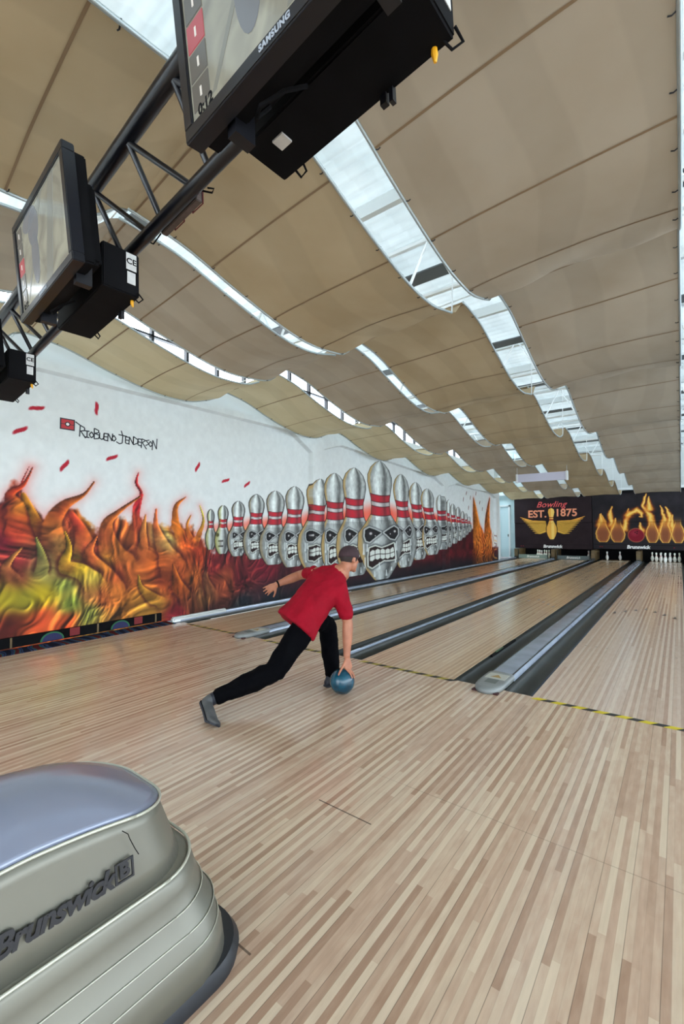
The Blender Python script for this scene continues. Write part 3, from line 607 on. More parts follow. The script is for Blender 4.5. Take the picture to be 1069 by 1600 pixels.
def capping(name, x0, x1, label, z=.045, nose=True, cat='ball track', stickers=False):
    c = (x0+x1)/2; hw = (x1-x0)/2; t = thing(name, label, cat, (c, 0, 0), 'raised cappings between the lanes')
    mb = MB(); prof = [(-hw, -.001), (-hw, z*.5), (-hw*.86, z*.92), (-hw*.5, z), (0, z+.004), (hw*.5, z), (hw*.86, z*.92), (hw, z*.5), (hw, -.001)]
    mb.rings([[(c+p[0], y, p[1]) for p in prof] for y in (.30 if nose else .02, 9, 17.84)]); obj('capping_top', mb, M_cap, t, smooth=True)
    for s in (-1, 1):
        mb = MB(); mb.box(c+s*hw*.80-.004, c+s*hw*.80+.004, .3, 17.84, z*.9, z*.95+.004); obj('capping_groove', mb, M_gutter, t)
    if nose:
        mb = MB(); L = []
        for zz, kx, ky in ((.0006, .98, .0), (.02, 1.03, .006), (.036, 1.02, .002), (z+.001, .97, -.012), (z+.006, .86, -.035), (z+.007, .5, -.08)):
            y0, y1 = -.185-ky, .33; cy = (y0+y1)/2; hl = (y1-y0)/2; rg = []
            for j in range(40):
                a = 2*math.pi*j/40; ca, sa = math.cos(a), math.sin(a); ee = 2/2.6 if sa < 0 else 2/12
                rg.append((c+hw*kx*abs(ca)**(ee)*(1 if ca >= 0 else -1), cy+hl*abs(sa)**(ee)*(1 if sa >= 0 else -1), zz))
            L.append(rg)
        mb.rings(L); obj('end_cap', mb, M_capend, t, smooth='all')
        mb = MB(); mb.box(c-hw*.42, c+hw*.42, -.03, .08, z-.002, z+.0075); obj('cap_sticker', mb, mat('sticker_dark', (96, 102, 98), .5), t)
        mb = MB(); mb.box(c-hw*.75, c+hw*.75, .10, .26, z, z+.0085, 0); mb.add([(c-.05, .14, z+.0095), (c+.05, .14, z+.0095), (c, .22, z+.0095), (c-.05, .14, z+.008), (c+.05, .14, z+.008), (c, .22, z+.008)], [(0, 1, 2), (5, 4, 3), (0, 3, 4, 1), (1, 4, 5, 2), (2, 5, 3, 0)], 1)
        obj('warning_label', mb, [mat('label_grey', (178, 178, 168), .5), mat('label_ochre', (150, 120, 60), .5)], t)
        for s in (-1, 1): mb = MB(); mb.box(c+s*hw*.78-.02, c+s*hw*.78+.02, -.165, -.12, .001, .014); obj('rubber_foot', mb, mat('foot_dark_red', (60, 20, 22), .6), t)
    return t
capping('ball_return_track', LX[1]+H+g, -H-g, 'wide glossy grey ball return track beside the rightmost lane')
capping('ball_return_track', LX[3]+H+g*.7, LX[2]-H-g, 'grey ball return track nearest the mural wall, its end cap left of the bowler')
capping('lane_divider', LX[2]+H+g-.012, LX[1]-H-g+.008, 'narrow grey divider between the two middle lanes, starting behind the bowler', z=.03, nose=False, cat='divider')
t = capping('side_capping', -5.795, LX[3]-H-g, 'pale grey capping along the foot of the mural with a stepped white end', z=.05, nose=False, cat='divider')
mb = MB(); mb.box(-5.795, LX[3]-H-g+.01, -.12, .9, .0006, .075, bev=.02); obj('end_cap', mb, mat('pale_cap', (196, 200, 198), .4), t, smooth=True)
mb = MB(); mb.box(LX[3]-H-.012, LX[3]-H+.012, .4, 4.2, .001, .004); tag(obj('light_strip', mb, mat('white_edge_strip', (235, 235, 230), .4), loc=(LX[3]-H, 2, 0)), 'thin white edge strip between the mural gutter and the leftmost lane', 'strip')
mb = MB(); mb.box(LX[1]+H+.012, LX[1]+H+.035, 1.0, 1.9, -.02, .006, bev=.003); mb.box(LX[1]+H+.014, LX[1]+H+.033, 1.15, 1.4, .006, .012, 1)
tag(obj('ball_sensor', mb, [M_black, mat('sensor_green', (60, 90, 60), .5)], loc=(LX[1]+H+.02, 1, 0)), 'small black sensor strip on the gutter edge left of the wide ball return track', 'sensor')

# ------------------------------------------------------------------ pins
def pin_parts(t, x, y, z=.0):
    pr = [(.026, 0), (.0285, .006), (.036, .025), (.049, .06), (.0585, .095), (.0605, .114), (.0585, .14), (.049, .18), (.036, .215), (.0265, .245), (.0235, .262), (.0245, .285), (.029, .315), (.0323, .342), (.031, .358), (.024, .372), (.012, .380), (.002, .381)]
    mb = MB(); mb.lathe(pr, (x, y, z), 20); obj('pin_body', mb, M_pin, t, smooth='all')
    mb = MB()
    for z0, r in ((.236, .0292), (.258, .0246)): mb.lathe([(r+.0006, z0), (r-.0012, z0+.010)], (x, y, z), 20)
    obj('red_stripe', mb, M_pinred, t)
COLN = {1: (0, 0), 2: (-.152, .264), 3: (.152, .264), 4: (-.305, .528), 5: (0, .528), 6: (.305, .528), 7: (-.457, .792), 8: (-.152, .792), 9: (.152, .792), 10: (.457, .792)}
posn = {1: 'front head pin', 2: 'pin in the second row, left', 3: 'pin in the second row, right', 4: 'pin in the third row, left', 5: 'pin in the third row, middle', 6: 'pin in the third row, right', 7: 'back row corner pin, leftmost', 8: 'back row pin, second from left', 9: 'back row pin, second from right', 10: 'back row corner pin, rightmost'}
lane_nm = ['full rack on the rightmost lane', 'on the lane with two pins under the flaming picture', 'alone on the dim lane under the winged sign', 'lit cluster on the mural lane']
proto = None
for li, ks in ((0, range(1, 11)), (1, (4, 9)), (2, (10,)), (3, (5, 8, 3, 6, 9, 10))):
    for k in ks:
        dx, dy = COLN[k]; p = (LX[li]+dx, 18.05+dy, .0)
        if li == 3: p = (p[0]+.12 if k != 10 else p[0]+.02, p[1], .0)
        lb = 'white pin, '+posn[k]+', '+lane_nm[li]
        if li == 1: lb = 'white pin, '+('left' if k == 4 else 'right')+' one of the two standing under the flaming picture'
        if li == 2: lb = 'single white bowling pin '+lane_nm[2]
        grp = 'bowling pins at the ends of the lanes'
        if proto is None:
            proto = thing('bowling_pin', lb, 'bowling pin', p, grp); pin_parts(proto, *p)
        else:
            r = proto.copy(); COL.objects.link(r); r.location = p; r['label'] = lb
            for ch in list(proto.children):
                c = ch.copy(); COL.objects.link(c); c.parent = r
# pit, kickbacks, sweep bars
for x, lb in ((LX[3]-.78, 'left end kickback beside the mural lane'), (LX[3]+.84, 'kickback post between the two lanes under the winged sign'), (LX[2]+.76, 'kickback post under the seam between the two picture panels'), (LX[1]+.88, 'wood toned kickback post under the flaming pins picture'), (.76, 'kickback post at the right edge of the rightmost lane')):
    t = thing('kickback', 'brown '+lb, 'post', (x, 18, 0), 'kickback posts behind the lanes')
    mb = MB(); mb.box(x-.075, x+.075, 17.9, 19.25, .0, .44); obj('kickback_panel', mb, M_wood, t)
    mb = MB(); mb.box(x-.08, x+.08, 17.88, 17.9, .02, .10); obj('kick_plate', mb, M_gutter, t)
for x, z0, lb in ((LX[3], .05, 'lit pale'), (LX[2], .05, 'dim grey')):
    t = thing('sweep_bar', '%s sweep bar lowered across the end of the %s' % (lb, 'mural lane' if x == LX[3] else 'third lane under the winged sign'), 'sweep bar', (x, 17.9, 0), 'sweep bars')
    mb = MB(); mb.box(x-.66, x+.66, 17.80, 17.84, z0-.03, z0+.14, bev=.006); obj('bar', mb, mat('sweep_grey_lit_dim', (118, 136, 126) if lb[0] == 'l' else (84, 96, 96), .4), t)  # one grey bar, the lit and the dim lane end put into its colour
    mw = Matrix.Translation((x, 17.797, z0+.055)) @ Matrix.Rotation(math.pi/2, 4, 'X')
    text_mesh('bar_lettering', 'Brunswick', .13, M_pin, t, mw, .001, .002, .3)
    mb = MB()
    for s in (-1, 1): mb.box(x+s*.64-.015, x+s*.64+.015, 17.78, 17.87, .001, .42)
    obj('bar_arm', mb, M_gutter, t)
mb = MB(); mb.box(-5.9, 1.0, 19.3, 19.35, -.15, 2.9); tag(obj('pit_curtain', mb, M_black, loc=(-2.4, 19.3, 0)), 'black curtain hanging behind the pin decks', 'curtain')
mb = MB(); mb.box(LX[3]-.55, LX[3]+.55, 18.405, 18.44, .50, .54); tag(obj('deck_lamp', mb, mat('lamp_glow', (240, 255, 245), .5, emit=(230, 255, 240), es=8), loc=(LX[3], 18.1, .52)), 'fluorescent deck lamp behind the winged sign lighting the mural lane pins', 'lamp')
mb = MB(); mb.box(-.5, .5, 18.405, 18.44, .54, .58); tag(obj('deck_lamp', mb, bpy.data.materials['lamp_glow'], loc=(0, 18.42, .54)), 'fluorescent deck lamp behind the flaming picture lighting the full rack', 'lamp')

# ------------------------------------------------------------------ masking units
def painted_panel(name, x0, x1, z0, z1, y, img_fn, parent, step=.0125, dy=None):
    Xg = np.arange(x0, x1+1e-6, step); Zg = np.arange(z0, z1+1e-6, step); X, Z = np.meshgrid(Xg, Zg); img = img_fn(X, Z)
    nz, nx = X.shape; Yv = np.where(Z > 1.66, y, y+.035)
    # front sheet plus a back sheet for thickness
    co = np.concatenate([np.stack([X.ravel(), Yv.ravel(), Z.ravel()], 1), [(x0, y+.1, z0), (x1, y+.1, z0), (x1, y+.1, z1), (x0, y+.1, z1)]])
    org = ORG[parent.name]; co = co-np.array(org)
    idx = np.arange(nz*nx).reshape(nz, nx); F = np.stack([idx[:-1, :-1], idx[:-1, 1:], idx[1:, 1:], idx[1:, :-1]], -1).reshape(-1, 4).tolist()
    b = nz*nx; F += [[b+3, b+2, b+1, b]]
    F.append([int(i) for i in idx[0][::-1]]+[b, b+1]); F.append([int(i) for i in idx[-1]]+[b+2, b+3])
    F.append([int(i) for i in idx[:, 0]]+[b+3, b]); F.append([int(i) for i in idx[:, -1][::-1]]+[b+1, b+2])
    me = bpy.data.meshes.new(name); me.from_pydata(co.tolist(), [], F)
    ca = me.color_attributes.new('paint', 'FLOAT_COLOR', 'POINT'); la = linarr(np.clip(img, 0, 255)).reshape(-1, 3)
    la = np.concatenate([la, np.full((4, 3), .01)]); ca.data.foreach_set('color', np.concatenate([la, np.ones((len(la), 1))], 1).astype(np.float32).ravel())
    me.materials.append(vcol_mat('masking_print', .6, .2)); o = bpy.data.objects.new(name, me); COL.objects.link(o); o.parent = parent; ORG[o.name] = org
    return o
def img_wings(X, Z):
    shp = X.shape; n = fbm(shp, (6, 10), 4, 21); img = np.zeros(shp+(3,)); img[:] = (36, 24, 28); img += (n-.5)[..., None]*16
    cx = -4.245
    for s in (-1, 1):
        for k in range(9):                                          # feathers, the longest on top
            f = k/8; L = 1.36-.62*f
            x0, z0 = cx+s*(.28-.04*f), 1.72-.42*f; x1, z1 = cx+s*(L+.02), 1.93-.52*f-.03*k
            pts = [(x0, z0-.02, .05), (x0+(x1-x0)*.5, z0+(z1-z0)*.35-.07, .052), (x1, z1, .008)]
            d, r, t, sd = segd(X, Z, pts); q = d/np.maximum(r, .004)
            blend(img, sstep(1.25, 1.05, q), (60, 34, 20)); c = np.array((232, 180, 72))[None, None]*np.ones(shp+(1,))
            c = c*(1-t[..., None]*.15)+np.array((225, 90, 50))*(np.clip((Z-1.7)/.4, 0, 1)*.6)[..., None]; a = sstep(1.0, .8, q)[..., None]; img[:] = img*(1-a)+c*a
    # wing shoulders + pin
    PV = [.89, .92, 1.05, 1.25, 1.45, 1.62, 1.75, 1.90, 2.02, 2.15, 2.28, 2.34]; PW = [.07, .10, .17, .225, .215, .15, .095, .09, .115, .145, .12, .02]
    W_ = np.interp(Z, PV, PW); W_ = np.where((Z < .89) | (Z > 2.34), -.05, W_); e = W_-np.abs(X-cx)
    blend(img, sstep(-.035, -.02, e), (40, 24, 24)); c = np.where((np.abs(X-cx-.05) < .06)[..., None], np.array((248, 208, 110)), np.array((236, 176, 74)))
    a = sstep(0, .012, e)[..., None]; img[:] = img*(1-a)+c*a; blend(img, sstep(0, .01, e)*((np.abs(Z-1.80) < .03)|(np.abs(Z-1.90) < .02)), (150, 40, 36))
    for x in (-5.62, -5.52): blend(img, sstep(.03, .015, np.hypot(X-x, Z-.56)), (120, 20, 30))
    blend(img, ((Z < .66) & (Z > .645))*1., (16, 12, 14)); return img
FP = [(-2.18, .27), (-1.63, .27), (-.41, .22), (.02, .2), (.44, .21)]
FL = [[(-2.17,1.52),(-2.22,2.01)],[(-1.88,1.51),(-1.9,2.0),(-1.86,2.34)],[(-2.3,1.52),(-2.26,1.97)],[(-1.41,1.36),(-1.27,1.88),(-1.26,2.21)],[(-1.27,1.95),(-0.96,2.15),(-0.78,2.05),(-0.75,1.88),(-0.87,1.87)],[(-0.41,1.29),(-0.51,1.93),(-0.71,2.37),(-0.58,2.83)],[(-0.48,2.22),(-0.48,2.72)],[(-0.15,1.29),(0.01,1.78),(-0.12,2.31)],[(0.14,1.5),(0.18,1.85),(0.07,2.24)],[(0.3,1.36),(0.26,1.92)],[(-0.74,1.29),(-0.85,1.62)],[(0.02,1.29),(-0.06,1.57)],[(-1.79,1.36),(-1.71,1.81)]]
def img_flame(X, Z):
    shp = X.shape; n = fbm(shp, (6, 9), 5, 31); n2 = fbm(shp, (16, 22), 3, 33); img = np.zeros(shp+(3,)); img[:] = (34, 30, 34); img += (n-.5)[..., None]*30*np.clip(Z-1, 0, 1)[..., None]
    wx = X+(n-.5)*.22; wz = Z+(n2-.5)*.12
    for pts in FL:
        L = [(p[0], p[1], .16*(1-k/(len(pts)-1)*.8)) for k, p in enumerate(pts)]
        d, r, t, sd = segd(wx, wz, L); q = d/r
        blend(img, sstep(1.6, .6, q)*.55, (190, 70, 20)); blend(img, sstep(1.0, .4, q)*.9, (244, 170, 60)); blend(img, sstep(.55, .1, q)*.8, (255, 224, 120))
    PV = [.79, .82, .95, 1.15, 1.32, 1.5, 1.65, 1.78, 1.9, 2.0]; PW = [.45, .55, .85, 1.0, .85, .55, .42, .46, .4, .15]
    for x, hw in FP:
        W_ = np.interp(Z, PV, PW)*hw; W_ = np.where((Z < .79) | (Z > 1.95), -.1, W_); e = W_-np.abs(X-x)+(n2-.5)*.03; e = np.minimum(e, (Z-.79)+.01)
        blend(img, sstep(-.05, 0, e)*.7*sstep(1.9, 1.4, Z), (236, 150, 50)); blend(img, sstep(.01, .06, e)*sstep(1.8, 1.3, Z)*.9, (168, 100, 56)); blend(img, sstep(.04, .12, e)*sstep(1.55, 1.2, Z)*.6, (112, 62, 44))
        blend(img, sstep(.02, 0, np.abs(e-.01))*sstep(1.8, 1.4, Z), (255, 214, 110))
    d = np.hypot(X+.97, Z-1.10); blend(img, sstep(.33, .27, d)*.8, (214, 110, 70)); blend(img, sstep(.28, .26, d), (128, 22, 40)); blend(img, sstep(.2, .02, np.hypot(X+1.03, Z-1.18))*.5, (180, 60, 80))
    for x, z in ((-1.0, 1.22), (-.93, 1.25), (-.94, 1.17)): blend(img, sstep(.03, .02, np.hypot(X-x, Z-z)), (30, 6, 12))
    for x in (-2.3, -2.22, .3): blend(img, sstep(.03, .015, np.hypot(X-x, Z-.6)), (120, 20, 30))
    blend(img, ((Z < .70) & (Z > .685))*1., (14, 12, 14)); return img
M_txtw = mat('lettering_white', (236, 236, 232), .5); M_txtp = mat('lettering_salmon', (236, 150, 112), .5); M_txtr = mat('lettering_pink', (232, 92, 92), .5)
RX = Matrix.Rotation(math.pi/2, 4, 'X')
t1 = thing('masking_unit', 'black masking panel with golden winged pin and the words Bowling EST. 1875', 'sign', (-4.24, 18.3, .45))
painted_panel('print_panel', -5.9, -2.58, .46, 2.83, 18.3, img_wings, t1)
text_mesh('script_lettering', 'Bowling', .38, M_txtr, t1, Matrix.Translation((-4.26, 18.292, 2.50)) @ Matrix.Rotation(.0, 4, 'Y') @ RX, .003, .002, .4, 1.05)
text_mesh('block_lettering', 'EST.', .47, M_txtp, t1, Matrix.Translation((-4.86, 18.292, 2.06)) @ RX, .003, .012, 0, 1.0)
text_mesh('block_lettering', '1875', .47, M_txtp, t1, Matrix.Translation((-3.62, 18.292, 2.10)) @ RX, .003, .012, 0, 1.0)
text_mesh('maker_lettering', 'Brunswick', .19, M_txtw, t1, Matrix.Translation((-4.22, 18.325, .56)) @ RX, .003, .009, .15)
mb = MB(); mb.box(-6.08, -2.57, 18.26, 18.42, 2.84, 2.94); obj('top_rail', mb, M_black, t1)
t2 = thing('masking_unit', 'black masking panel picturing flaming bowling pins around a dark red ball', 'sign', (-.9, 18.3, .5))
painted_panel('print_panel', -2.56, .80, .50, 2.90, 18.3, img_flame, t2)
text_mesh('maker_lettering', 'Brunswick', .19, M_txtw, t2, Matrix.Translation((-.91, 18.325, .60)) @ RX, .003, .009, .15)
mb = MB(); mb.box(-2.57, .95, 18.26, 18.42, 2.90, 3.0); obj('top_rail', mb, M_black, t2)
mb = MB(); mb.box(.96, 9, 18.3, 18.4, .5, 3.0); tag(obj('black_signboard', mb, M_black, loc=(2, 18.3, .5)), 'plain black signboard right of the flaming picture', 'signboard')

# ------------------------------------------------------------------ fabric ceiling shades
KT = [0, .08, .18, .32, .45, .56, .67, .80, .92, 1.0]; KD = [0, .012, .05, .16, .25, .31, .335, .305, .20, .02]
def drop(t): 
    i = max(0, min(len(KT)-2, np.searchsorted(KT, t)-1)); f = (t-KT[i])/(KT[i+1]-KT[i])
    m = lambda k: 0 if k <= 0 or k >= len(KT)-1 else (KD[k+1]-KD[k-1])/(KT[k+1]-KT[k-1])
    h = KT[i+1]-KT[i]; f2, f3 = f*f, f**3
    return (2*f3-3*f2+1)*KD[i]+(f3-2*f2+f)*h*m(i)+(-2*f3+3*f2)*KD[i+1]+(f3-f2)*h*m(i+1)
S_near = [(-5.6, -4.26), (-4.02, -2.76), (-2.62, -1.21), (-.865, .56)]
S_far = [(-5.6, -4.34), (-4.08, -2.86), (-2.62, -1.34), (-.84, .56)]
rowY = [-5.1, -2.2, .70, 3.62, 6.5, 9.4, 12.2, 14.95, 17.7]
sn = ['strip beside the mural wall', 'second strip from the mural', 'left of the wide roof gap', 'right of the wide roof gap']
rn = ['row directly overhead', 'first row beyond the monitors', 'second row beyond the monitors', 'third row beyond the monitors', 'fourth row beyond the monitors', 'fourth row from the far signs', 'third row from the far signs', 'row just before the far signs']
rn = ['row overhead', 'first row past the monitors', 'second row past the monitors', 'third row past the monitors', 'fourth row past the monitors', 'third row before the far signs', 'second row before the far signs', 'row nearest the far signs']
HOOK = {}
for ri in range(8):
    SS = S_near if ri < 3 else S_far
    for si, (x0, x1) in enumerate(SS):
        mid = (x0+x1)/2; sk = lambda x: -.09*(x+5.6)
        y0, y1 = rowY[ri], rowY[ri+1]; ztf = lambda y: 3.76-.046*max(0, y-.7)+.0; zt = ztf((y0+y1)/2); amp = 1.0 if ri < 5 else .9
        t = thing('ceiling_sail', '%s fabric sail, %s, %s' % (['cream', 'greyish', 'tan', 'brownish'][si], sn[si], rn[ri]), 'fabric sail', (mid, (y0+y1)/2, zt), 'sagging fabric ceiling sails')
        nu, nv = 18, 44; G = []; rs = np.random.RandomState(ri*10+si); ph = rs.rand(6)*6.28
        def zf(u, tt):
            x = x0+(x1-x0)*u; yy = y0+(y1-y0)*tt+sk(x)
            cross = -.035*math.sin(math.pi*u)*math.sin(math.pi*tt)
            wr = .010*math.sin(11*u+ph[0]+18*tt)*math.exp(-((tt-.9)/.10)**2)*2+.006*math.sin(23*u+5*math.sin(7*tt+ph[1]))*math.exp(-((tt-.97)/.05)**2)*2
            wr += .006*math.sin(5*u+ph[2])*math.sin(9*tt+ph[3])
            return Vector((x, yy, ztf(yy)-amp*drop(tt)*(1-.12*math.sin(math.pi*u))+cross*.4+wr))
        for k in range(nv+1): G.append([zf(j/nu, k/nv) for j in range(nu+1)])
        mb = MB(); mb.rings(G, cap=False, closed=False)
        fab = obj('fabric', mb, M_cloth[[2, 1, 0, 1][si]], t, smooth='all')
        mb = MB()
        for ts in (.02, .25, .5, .75):
            pts = [zf(j/nu, ts) for j in range(nu+1)]; n = len(pts)
            top = [p+Vector((0, -.007, -.0025)) for p in pts]; bot = [p+Vector((0, .007, -.0025)) for p in pts]
            slope = (zf(.5, min(1, ts+.01))-zf(.5, max(0, ts-.01))); sl = slope.z/(slope.y+1e-9)
            top = [p+Vector((0, 0, -.007*sl)) for p in top]; bot = [p+Vector((0, 0, .007*sl)) for p in bot]
            mb.rings([top, bot, [p+Vector((0, 0, .004)) for p in bot], [p+Vector((0, 0, .004)) for p in top]], cap=False, closed=False)
        obj('seam', mb, M_seam, fab)
        for u in (0, 1):
            mb = MB(); tend = .90 if u else 1.0
            mb.tube([zf(u, tend*k/30)+Vector((0, 0, -.006)) for k in range(31)], .011, 8); e = obj('edge_batten', mb, M_tube, t, smooth='all')
            if ri < 5:
                for k in range(1, 8):
                    p = zf(u, tend*k/8); sg_ = -1 if u else 1
                    if sg_ not in HOOK:
                        mb = MB(); mb.tube([Vector((sg_*-.01, 0, .0)), Vector((sg_*.025, .010, -.010)), Vector((sg_*.04, .010, -.004))], .0035, 6)
                        hm = bpy.data.meshes.new('hook'); hm.from_pydata([tuple(v) for v in mb.v], [], mb.f); hm.materials.append(M_dark); HOOK[sg_] = hm
                    ho = bpy.data.objects.new('hook', HOOK[sg_]); COL.objects.link(ho); ho.parent = e; ho.location = p-ORG[e.name]
        if si in (2, 3) and ri > 0:
            mb = MB(); p = zf(1 if si == 2 else 0, .90 if si == 2 else .5); q2 = Vector((p.x, p.y+.06, 4.25)); mb.tube([p, q2], .006, 6); obj('hanging_cord', mb, M_trimw, t)
for k, y in enumerate(rowY[:-1]):
    mb = MB(); mb.tube([(-5.93, y+.0, 3.785-.046*max(0, y-.7)), (4, y-.09*9.6, 3.785-.046*max(0, y-.7))], .007, 8)
    tag(obj('support_cable', mb, M_trimw, loc=(-5.9, y, 3.75)), 'white cable at the near edge of the sail '+rn[k], 'cable', 'cables across the hall')
# flat white lamp panel hanging between shades at the far end
t = thing('ceiling_lamp', 'flat rectangular white ceiling lamp between the far fabric sails', 'lamp', (-2.71, 9.9, 2.80))
mb = MB(); mb.box(-3.39, -2.02, 9.87, 9.93, 2.80, 3.04, bev=.01); obj('lamp_panel', mb, mat('lamp_panel_white', (206, 206, 222), .5), t)
for xe in (-3.39, -2.02):
    mb = MB(); mb.box(xe-.03, xe+.03, 9.85, 9.95, 2.78, 3.05, bev=.008); obj('lamp_end', mb, M_trimw, t)
    mb = MB(); mb.tube([(xe, 9.9, 3.04), (xe, 9.9, 3.36)], .006, 6); obj('hanging_wire', mb, M_trimw, t)

# ------------------------------------------------------------------ truss, monitors and their boxes
ex = Vector((.997, -.07, .046)).normalized(); ey = Vector((.07, .997, 0)).normalized(); ey = (ey-ex*ey.dot(ex)).normalized(); ez = ex.cross(ey)
def frame(o): 
    m = Matrix.Identity(4)
    for i in range(3): m[i][0] = ex[i]; m[i][1] = ey[i]; m[i][2] = ez[i]; m[i][3] = o[i]
    return m
T0 = frame((-1.130, -2.93, 2.900)); U0 = T0.inverted() @ Vector((-1.390, -3.05, 3.230))
t = thing('monitor_truss', 'black tubular ladder truss carrying the scoring monitors overhead', 'truss', rot=T0)
mb = MB(); mb.tube([(-5, 0, 0), (4.5, 0, 0)], .030, 16); obj('lower_tube', mb, M_pipe, t, smooth=True)
mb = MB(); mb.tube([(-5, U0.y, U0.z), (4.5, U0.y, U0.z)], .037, 16); obj('upper_tube', mb, M_pipe, t, smooth=True)
for k in range(-9, 11):
    xu = -0.311+k*.41
    for xl in (xu+0.310, xu+0.030):
        mb = MB(); mb.tube([(xu, U0.y, U0.z-.02), (xl, 0, .01)], .014, 10); obj('brace', mb, M_pipe, t, smooth=True)
for k, x in enumerate((-3.6, 3.9)):
    mb = MB(); mb.tube([(x, U0.y, U0.z), (x, U0.y, 2.0)], .02, 10); obj('hanger', mb, M_pipe, t, smooth=True)
def scr_mat(name, main):
    m = mat(name, (60, 60, 62), .12, 0, .6); nt = m.node_tree; N = nt.nodes; tc = N.new('ShaderNodeTexCoord')
    n = N.new('ShaderNodeTexNoise'); n.inputs['Scale'].default_value = 5; n.inputs['Distortion'].default_value = 2
    cr = N.new('ShaderNodeValToRGB'); e = cr.color_ramp.elements; e[0].position = .3; e[1].position = .7
    e[0].color = (*lin(main[0]), 1); e[1].color = (*lin(main[1]), 1)
    nt.links.new(tc.outputs['Object'], n.inputs['Vector']); nt.links.new(n.outputs[0], cr.inputs[0])
    b = N['Principled BSDF']; nt.links.new(cr.outputs[0], b.inputs['Emission Color']); b.inputs['Emission Strength'].default_value = .62
    b.inputs['Base Color'].default_value = (.01, .01, .012, 1); return m
SM = scr_mat('screen_image', ((150, 152, 140), (196, 198, 178)))
SG = mat('screen_grey_box', (20, 20, 20), .2, emit=(104, 104, 100), es=.8); SR = mat('screen_red_box', (20, 5, 5), .2, emit=(178, 84, 92), es=.9)
SF = mat('screen_figure', (10, 10, 12), .2, emit=(124, 130, 136), es=.8); SP = mat('screen_path', (10, 10, 12), .2, emit=(138, 142, 134), es=.8); SW = mat('screen_glyph', (10, 10, 12), .2, emit=(232, 230, 222), es=.9)
W, HH, TIL = .76, .50, .09
M_bez = mat('monitor_bezel', (13, 16, 24), .3, 0, .5); M_bezl = mat('bezel_sheen', (58, 68, 84), .25, .3)
def monitor(o, label):
    T = frame(o); t = thing('monitor', label, 'monitor', rot=T, group='overhead scoring monitors')
    R = Matrix.Rotation(TIL, 4, 'X')
    mb = MB(); b = .038
    mb.box(0, W, 0, .05, 0, b, T=R, bev=.004); mb.box(0, W, 0, .05, HH-b, HH, T=R, bev=.004); mb.box(0, b, 0, .05, b-.002, HH-b+.002, T=R, bev=.003); mb.box(W-b, W, 0, .05, b-.002, HH-b+.002, T=R, bev=.003)
    obj('bezel', mb, M_bez, t)
    mb = MB(); mb.box(b-.002, W-b+.002, .008, .03, b-.002, HH-b+.002, T=R); s = obj('screen', mb, SM, t)
    for k in range(5):
        mb = MB(); mb.box(b+.008, b+.085, .0055, .008, HH-b-.085-.079*k, HH-b-.012-.079*k, T=R, bev=.001); sb = obj('score_box', mb, SG if k != 2 else SR, s)
    for k in range(5):
        mb = MB(); mb.box(b+.045, b+.052, .004, .0055, HH-b-.060-.079*k, HH-b-.036-.079*k, T=R); obj('score_glyph', mb, SW, s)
    mb = MB()
    for (xx, zz, rx, rz) in ((.30, .36, .075, .085), (.30, .22, .05, .13), (.25, .42, .10, .05)):
        mb.add([R @ Vector((xx+rx*math.cos(a), .0065+q, zz+rz*math.sin(a))) for q in (0, .002) for a in np.linspace(0, 2*math.pi, 24, endpoint=False)], [tuple(range(24)), tuple(range(47, 23, -1))]+[(i, (i+1) % 24, 24+(i+1) % 24, 24+i) for i in range(24)])
    obj('screen_figure', mb, SF, s)
    mb = MB()
    for q in ([(.13, .06), (.15, .06), (.46, .47), (.43, .47)], [(.42, .05), (.5, .05), (.62, .47), (.55, .47)]):
        mb.add([R @ Vector((a, .0070+d, z)) for d in (0, .0015) for a, z in q], [(0, 1, 2, 3), (7, 6, 5, 4), (0, 4, 5, 1), (1, 5, 6, 2), (2, 6, 7, 3), (3, 7, 4, 0)])
    obj('lane_graphic', mb, SP, s)
    text_mesh('screen_digits', '0:12', .04, M_black, s, R @ Matrix.Translation((.10, .0055, .055)) @ RX, .0006, .001, 0)
    text_mesh('maker_lettering', 'SAMSUNG', .021, mat('badge_grey', (150, 158, 168), .4), t, R @ Matrix.Translation((W/2, -.0012, .019)) @ RX, .0008, .001, 0, 1.15)
    mb = MB(); mb.box(.015, W-.015, .045, .10, .015, HH-.015, T=R, bev=.008); mb.box(.1, W-.1, .09, .165, .07, HH-.06, T=R, bev=.015); obj('housing', mb, M_black, t)
    for x in (.12, .60):
        mb = MB(); mb.box(x, x+.035, .055, .12, -.02, .12); obj('bracket', mb, M_dark, t)
    mb = MB(); mb.tube([(.22, .12, .05), (.20, .09, .01), (.24, .07, .0), (.30, .10, .02), (.33, .15, .05)], .006, 6); obj('cable', mb, M_black, t, smooth=True)
    return t
